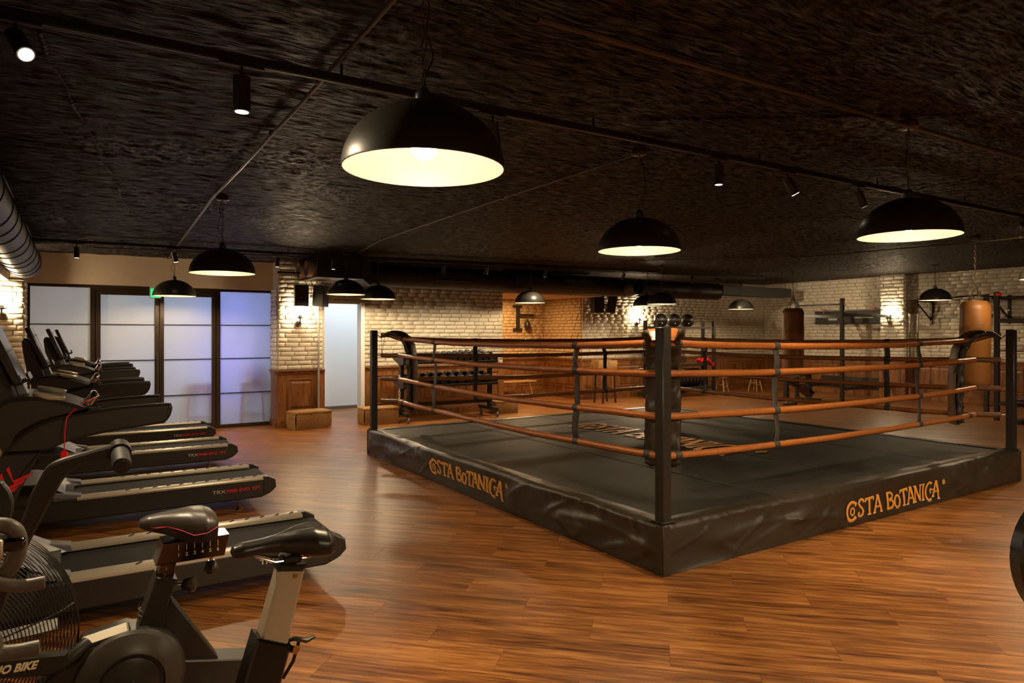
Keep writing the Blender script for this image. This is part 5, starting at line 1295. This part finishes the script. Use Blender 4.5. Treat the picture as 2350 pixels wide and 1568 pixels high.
# ------------------------------------------------------------------ speed bag bracket in the niche
spd = thing('speed_bag_bracket', 'black wall bracket with swing arm in the orange lit brick niche', 'bracket', (9.35, 14.35, 2.0))
kid(MB().box((9.38, 14.33, 1.99), (.09, .05, .62), .004), 'wall_post', BLACK, spd, spd)
for z in (1.70, 2.28): kid(MB().box((9.38, 14.345, z), (.26, .03, .06), .003), 'fixing_plate', BLACK, spd, spd)
kid(MB().box((9.60, 14.29, 2.06), (.48, .05, .055), .004), 'arm', BLACK, spd, spd)
kid(MB().tube([(9.82, 14.29, 2.045), (10.08, 14.29, 2.04)], .010, 10), 'swing_rod', STEEL, spd, spd)
sg_ = thing('speed_bag', 'small black leather speed bag hanging from the niche bracket', 'speed bag', (9.64, 14.29, 2.03))
kid(MB().lathe([(.001, 1.70), (.04, 1.705), (.07, 1.73), (.082, 1.78), (.075, 1.84), (.045, 1.90), (.02, 1.94), (.012, 1.96), (.001, 1.96)], (9.64, 14.29, 0), 20), 'bladder', BLACK, sg_, sg_)
kid(MB().tube([(9.64, 14.29, 1.95), (9.64, 14.29, 2.035)], .006, 6), 'swivel', STEEL, sg_, sg_)

# ------------------------------------------------------------------ punch bags
def punch_bag(x, y, z0, z1, r, label, word, turn):
    t = thing('punch_bag', label, 'punch bag', (x, y, z0), 0, 'tan leather punch bags')
    h = z1 - z0
    def f(u, v):
        a = u * 2 * pi; z = v * h; rr = r
        if z < .03: rr = r * (.9 + .1 * z / .03)
        if z > h - .09: rr = r * (1 - .22 * ((z - h + .09) / .09) ** 1.6)
        rr += .003 * float(vnoise(u * 9, v * 6, 1)) + (.005 * float(vnoise(u * 26, v * 3, 2)) if z > h - .16 else 0)
        return (rr * cos(a), rr * sin(a), z)
    MB().grid(f, 40, 40).build('body', BAG, t, angle=80)
    MB().lathe([(.001, 0), (r * .9, 0), (r * .9, .01)], n=40).build('bottom', BAG, t)
    MB().lathe([(.001, h - .005), (r * .79, h - .005), (r * .79, h - .02)], n=40).build('top', LEATHD, t)
    def links(p0, p1, nm, rr=.012, step=.05):
        a, b_ = Vector(p0), Vector(p1); n = max(2, int((b_ - a).length / step)); d = (b_ - a).normalized(); s_ = d.orthogonal().normalized(); s2 = d.cross(s_); m = MB()
        for i in range(n):
            c_ = a.lerp(b_, (i + .5) / n); e = s_ if i % 2 else s2; hl = (b_ - a).length / n * .62
            m.tube([tuple(c_ + e * (rr * cos(q)) + d * (hl * sin(q))) for q in [2 * pi * k / 8 for k in range(8)]], .0035, 5, closed=True)
        m.build(nm, CHAINM, t)
    for k in range(4):
        a = pi / 4 + k * pi / 2 + .3; links((r * .78 * cos(a), r * .78 * sin(a), h - .03), (0, 0, h + .20), 'hanging_chain')
    links((0, 0, h + .19), (0, 0, cz(x, y) - z0 - .05), 'hanging_chain')
    MB().box((0, 0, cz(x, y) - z0 - .025), (.10, .10, .05), .006).build('ceiling_plate', CONDUIT, t)
    tm_ = text_mesh(word, .13, .0004, .002, 0, GOLD)
    for v_ in tm_.vertices:
        a = v_.co.x / r; v_.co = Vector(((r + .006) * sin(a), -(r + .006) * cos(a), v_.co.y))
    put(tm_, 'lettering', t, (0, 0, h * .655), rz=-radians(turn))
    return t
punch_bag(10.9, 7.57, .89, 2.05, .185, 'tan leather punch bag left of the rack, near the far right corner', 'LEONE', 38)
punch_bag(10.9, 4.62, .85, 2.06, .19, 'tan leather punch bag on the right behind the ring corner post', 'LEONE', 95)

# ------------------------------------------------------------------ weight ball rack
kr = thing('ball_rack', 'black storage rack with round weight balls on its top shelf', 'rack', (12.8, 12.1, 0))
def kk(mb, name, m_): return kid(mb, name, m_, kr, kr)
for x in (11.75, 13.80):
    for y in (11.88, 12.24):
        kk(MB().box((x, y, .965), (.075, .075, 1.89), .004), 'upright', BLACK)
        for z in (.82, .90): kk(MB().tube([(x, y - .038, z), (x, y - .048, z)], .014, 8), 'bolt', CHROME)
    kk(MB().box((x, 12.06, 1.74), (.05, .32, .05), .003), 'side_bar', BLACK); kk(MB().box((x, 12.15, .10), (.06, .7, .06), .003), 'foot_bar', BLACK)
for (z, nm) in ((1.74, 'ball_rail'), (.80, 'middle_rail'), (.22, 'lower_rail')):
    for y in (11.90, 12.24): kk(MB().box((12.77, y, z), (2.0, .05, .05), .003), nm, BLACK)
for z in (.83, .25): kk(MB().box((12.77, 12.07, z), (1.98, .32, .012)), 'shelf', BLACK)
BALLM = mat('black weight ball leather', (.02, .018, .016), .36, bump=(60, .15, .003))
def ball(x, label, rz):
    t = thing('weight_ball', label, 'weight ball', (x, 12.07, 1.765 + .150), 0, 'black weight balls on the rack')
    MB().sphere((0, 0, 0), .172, 28, 18).build('shell', BALLM, t)
    for k in range(3):
        a = k * pi / 3; MB().tube([(.1725 * cos(q) * cos(a), .1725 * cos(q) * sin(a), .1725 * sin(q)) for q in [2 * pi * j / 32 for j in range(32)]], .0022, 5, closed=True).build('seam', BLACKM, t)
    me_ = text_mesh('ROGUE', .07, .0004, .0012, 0, GREYP, 1.2)
    for v_ in me_.vertices:
        a, b_ = v_.co.x / .174, v_.co.y / .174 + .15; v_.co = Vector((.1745 * sin(a) * cos(b_), -.1745 * cos(a) * cos(b_), .1745 * sin(b_)))
    put(me_, 'lettering', t, rz=rz)
    MB().box((-.085, -.136, -.07), (.026, .016, .026), .002).build('tag', CREAMP, t)
    return t
ball(12.10, 'black weight ball at the left end of the three, catching the wall lamp glow', -.6)
ball(12.55, 'black weight ball in the middle of the three on the rack', -.6); ball(13.02, 'black weight ball at the right end of the three on the rack', -.6)
for k in range(7):
    t = thing('bumper_plate', ['leftmost', 'second', 'third', 'fourth', 'fifth', 'sixth', 'rightmost'][k] + ' black bumper plate stood on the lower rack shelf', 'weight plate', (12.62 + k * .13, 12.13, .257), 0, 'bumper plates on the lower shelf')
    MB().lathe([(.03, -.035), (.16, -.035), (.18, -.045), (.222, -.045), (.222, .045), (.18, .045), (.16, .035), (.03, .035)], (0, 0, .222), 32, 'x').build('disc', RUBBER, t)
rm = thing('resistance_band', 'red and black resistance bands bundled over the rack shelf', 'exercise band', (13.5, 11.95, .84))
for k in range(3):
    MB().tube([(-.28 + .02 * k + .45 * i / 16, -.05 + .03 * k, .07 + .035 * sin(i * 1.1 + k)) for i in range(17)], .035, 8).build('band', [RED, BLACKM, RED][k], rm)
MB().tube([(.1, -.08, .06), (.18, -.10, .0), (.24, -.10, -.08), (.27, -.09, .02)], .018, 8).build('band_tail', RED, rm)
sk_ = thing('power_socket', 'black double power socket in the wood panelling right of the ball rack', 'socket', (14.45, 12.80, .55)); MB().box((0, 0, 0), (.16, .012, .09), .003).build('plate', BLACKM, sk_)
for s_ in (-1, 1): MB().lathe([(.001, 0), (.025, 0), (.028, -.006)], (s_ * .038, -.006, 0), 14, 'y').build('outlet', HEX, sk_)

# ------------------------------------------------------------------ right wall rigs
def rig(x, y, label, wall_x=17.07, sgn=1):
    """folding rack: board on the wall, two uprights, pull-up bar, arms"""
    t = thing('wall_rack', label, 'rack', (x, y, 0)); k_ = lambda mb, nm, m_, p=None: kid(mb, nm, m_, p or t, t)
    return t, k_
t, k_ = rig(14.7, 8.95, 'black wall mounted squat rack with perforated upright by the middle of the right wall')
def upright(k_, x, y, z1=2.40):
    u = k_(MB().box((x, y, z1 / 2), (.076, .076, z1), .004), 'upright', BLACK)
    for k in range(36): k_(MB().tube([(x - .0385, y, .12 + k * .062), (x - .0405, y, .12 + k * .062)], .008, 6), 'hole', BLACKM, u)
    for k in range(36): k_(MB().tube([(x, y - .0385, .12 + k * .062), (x, y - .0405, .12 + k * .062)], .008, 6), 'hole', BLACKM, u)
    for z in (.12, .28, 1.94, 2.10): k_(MB().tube([(x, y - .038, z), (x, y - .05, z)], .020, 10), 'bolt', CHROME, u)
    return u
upright(k_, 14.7, 8.95, 2.40)
k_(MB().box((14.7, 8.905, 2.33), (.05, .01, .14), .002), 'warning_sticker', mat('sticker', (.7, .62, .6), .5)); k_(MB().box((14.7, 8.899, 2.36), (.045, .004, .04)), 'sticker_mark', RED)
upright(k_, 14.7, 10.1, 1.0 if False else 2.40)
k_(MB().tube([(14.7, 8.95, 2.26), (14.7, 10.1, 2.26)], .017, 12), 'pull_up_bar', BLACK)
k_(MB().box((17.03, 10.2, 2.02), (.08, 1.85, .34), .006), 'wall_board', BLACK)
k_(MB().box((16.98, 10.2, 2.17), (.03, 1.85, .035), .003), 'board_lip', BLACK); k_(MB().box((16.98, 10.2, 1.87), (.03, 1.85, .035), .003), 'board_lip', BLACK)
k_(MB().box((16.975, 9.75, 2.03), (.02, .5, .09), .003), 'steel_plate', STEEL); k_(MB().box((16.975, 10.6, 1.99), (.01, .25, .10), .003), 'label_plate', GREYP)
for y in (8.95, 10.1):
    a = k_(MB().box((15.86, y, 2.02), (2.3, .06, .075), .003), 'side_arm', BLACK)
    for k in range(16): k_(MB().tube([(15.0 + k * .12, y - .0305, 2.02), (15.0 + k * .12, y - .0325, 2.02)], .008, 6), 'hole', BLACKM, a)
    k_(MB().box((15.86, y, .33), (2.3, .06, .075), .003), 'side_arm', BLACK)
for y in (9.5, 10.85):
    k_(MB().tube([(16.95 + .05 * 0 - .03 * cos(q) * 0, y + .055 * cos(q), 2.235 + .02 * sin(q)) for q in [2 * pi * j / 14 for j in range(14)]], .010, 6, closed=True), 'orange_pull_pin', ORG)
    k_(MB().tube([(16.95, y, 2.235), (16.95, y, 2.12)], .008, 8), 'pin_shaft', CHROME)
k_(MB().box((17.03, 10.0, .33), (.08, 1.9, .26), .006), 'wall_board', BLACK)
put(text_mesh('ROGUE', .2, .001, .004, 0, STRAP, 1.2), 'lettering', t, m=wm(t).inverted() @ basis((0, -1, 0), (0, 0, 1), (-1, 0, 0), (16.985, 9.95, .38)))
# adjustable bench in front of it
bn2 = thing('weight_bench', 'folded black adjustable weight bench in front of the wall rack', 'bench', (14.1, 9.75, 0)); k2 = lambda mb, nm, m_: kid(mb, nm, m_, bn2, bn2)
k2(MB().box((13.60, 9.62, .34), (.09, .10, .42), .006), 'front_post', BLACK); k2(MB().box((13.45, 9.42, .02), (.42, .10, .035), .01), 'foot_pedal', RUBBER); k2(MB().box((13.60, 9.60, .07), (.05, .05, .12), .004), 'pivot', STEEL)
k2(MB().prism([(13.65, .46), (14.55, .16), (14.60, .22), (13.68, .55)], 9.55, 9.68, 'xz', .006), 'frame_arm', BLACK); k2(MB().prism([(13.8, .60), (14.5, .70), (14.5, .76), (13.8, .67)], 9.4, 9.75, 'xz', .015), 'pad', STRAP)
k2(MB().prism([(14.40, .10), (14.50, .10), (14.45, .68), (14.38, .68)], 9.55, 9.68, 'xz', .005), 'rear_post', BLACK); k2(MB().box((14.45, 9.62, .05), (.08, .6, .07), .008), 'rear_foot', BLACK)
k2(MB().prism([(13.9, .3), (14.25, .12), (14.35, .22), (14.1, .42)], 9.52, 9.56, 'xz', .006), 'side_plate', mat('worn bronze plate', (.12, .06, .03), .4, .5))
for z in (.24, .38, .46): k2(MB().tube([(13.60, 9.568, z), (13.60, 9.558, z)], .016, 8), 'bolt', CHROME)
# second rack by the right frame edge
t, k_ = rig(14.2, 5.66, 'black squat rack with perforated upright behind the right ring post')
upright(k_, 14.2, 5.66, 2.36); upright(k_, 14.2, 4.50, 2.36); upright(k_, 15.35, 6.3, 2.38)
k_(MB().tube([(14.2, 5.66, 2.24), (14.2, 4.50, 2.24)], .018, 12), 'pull_up_bar', BLACK)
k_(MB().box((14.2, 5.08, 1.83), (.05, 1.1, .075), .003), 'cross_member', BLACK); k_(MB().tube([(14.2, 5.66, 1.28), (14.2, 4.5, 1.28)], .012, 8), 'safety_bar', STEEL)
k_(MB().box((14.2, 5.08, .32), (.06, 1.1, .075), .003), 'cross_member', BLACK)
for y in (5.66, 4.5): k_(MB().box((15.65, y, 1.83), (2.85, .06, .075), .003), 'side_arm', BLACK)
k_(MB().box((17.03, 5.0, 1.90), (.08, 1.9, .34), .006), 'wall_board', BLACK)
k_(MB().tube([(16.95, 5.2 + .055 * cos(q), 2.05 + .02 * sin(q)) for q in [2 * pi * j / 14 for j in range(14)]], .010, 6, closed=True), 'orange_pull_pin', ORG)
k_(MB().box((14.18, 5.62, 2.31), (.06, .08, .05), .003), 'red_cap', RED)
k_(MB().box((14.1, 5.15, .42), (.5, .14, .05), .01), 'foot_plate', BLACK); k_(MB().box((14.1, 5.2, .05), (.5, .12, .06), .01), 'foot_plate', BLACK)
# wall bracket for pull-ups beside the pilaster
wbk = thing('wall_bracket', 'black pull-up bracket with diagonal struts on the right brick wall', 'bracket', (17.0, 7.6, 2.2)); k3 = lambda mb, nm, m_: kid(mb, nm, m_, wbk, wbk)
for y in (8.15, 6.55):
    k3(MB().box((17.04, y, 2.12), (.05, .06, .62), .004), 'wall_post', BLACK)
    k3(MB().tube([(17.02, y, 2.35), (16.45, y + .1, 2.35)], .025, 4), 'arm', BLACK); k3(MB().tube([(17.02, y, 1.92), (16.55, y + .1, 2.33)], .022, 4), 'strut', BLACK)
    for z in (1.86, 2.1): k3(MB().tube([(17.015, y, z), (17.0, y, z)], .012, 8), 'bolt', CHROME)
k3(MB().tube([(16.42, 8.45, 2.36), (16.42, 7.9, 2.37), (16.45, 7.0, 2.42), (16.5, 6.4, 2.36), (16.5, 5.9, 2.36)], .018, 10), 'pull_up_bar', BLACK)
for (i, (y, hh)) in enumerate(((8.42, 2.05), (8.24, 2.05))):
    t = thing('standing_barbell', ('left' if i == 0 else 'right') + ' one of two barbells standing upright by the right pilaster', 'barbell', (16.6, y, 0), 0, 'upright barbells by the right pilaster')
    MB().tube([(0, 0, hh - .42), (0, 0, hh)], .025, 16).build('sleeve', CHROME, t); MB().tube([(0, 0, .42), (0, 0, hh - .40)], .014, 10).build('shaft', BLACKM, t)
    MB().tube([(0, 0, 0), (0, 0, .42)], .025, 16).build('sleeve', CHROME, t)
    for z in (.42, hh - .43): MB().lathe([(.014, 0), (.035, 0), (.035, .015), (.014, .015)], (0, 0, z), 16).build('collar', CHROME, t)
# conduit on the jamb of the doorway, glass edge trim on the centre wall
cd = thing('wall_conduit', 'grey pipe running down beside the bright doorway', 'conduit', (3.54, 11.74, 0)); MB().cyl((0, 0, .001), (0, 0, 2.78), .018).build('pipe', mat('grey pipe', (.28, .27, .25), .4), cd)
for z in (.9, 1.7, 2.4): MB().box((0, .012, z), (.055, .03, .02), .003).build('clip', STEEL, cd)
gf = thing('glass_panel', 'clear glass sheet with thin pale edges on the back wall beside the speakers', 'glass panel', (11.35, 12.79, 1.6)); 
MB().box((0, 0, .61), (.62, .02, .018)).build('top_edge', CREAMP, gf); MB().box((.31, 0, .12), (.014, .02, 1.0)).build('side_edge', CREAMP, gf)
MB().box((0, 0, .1), (.60, .008, 1.0)).build('sheet', bpy.data.materials['clear glass shade'], gf)
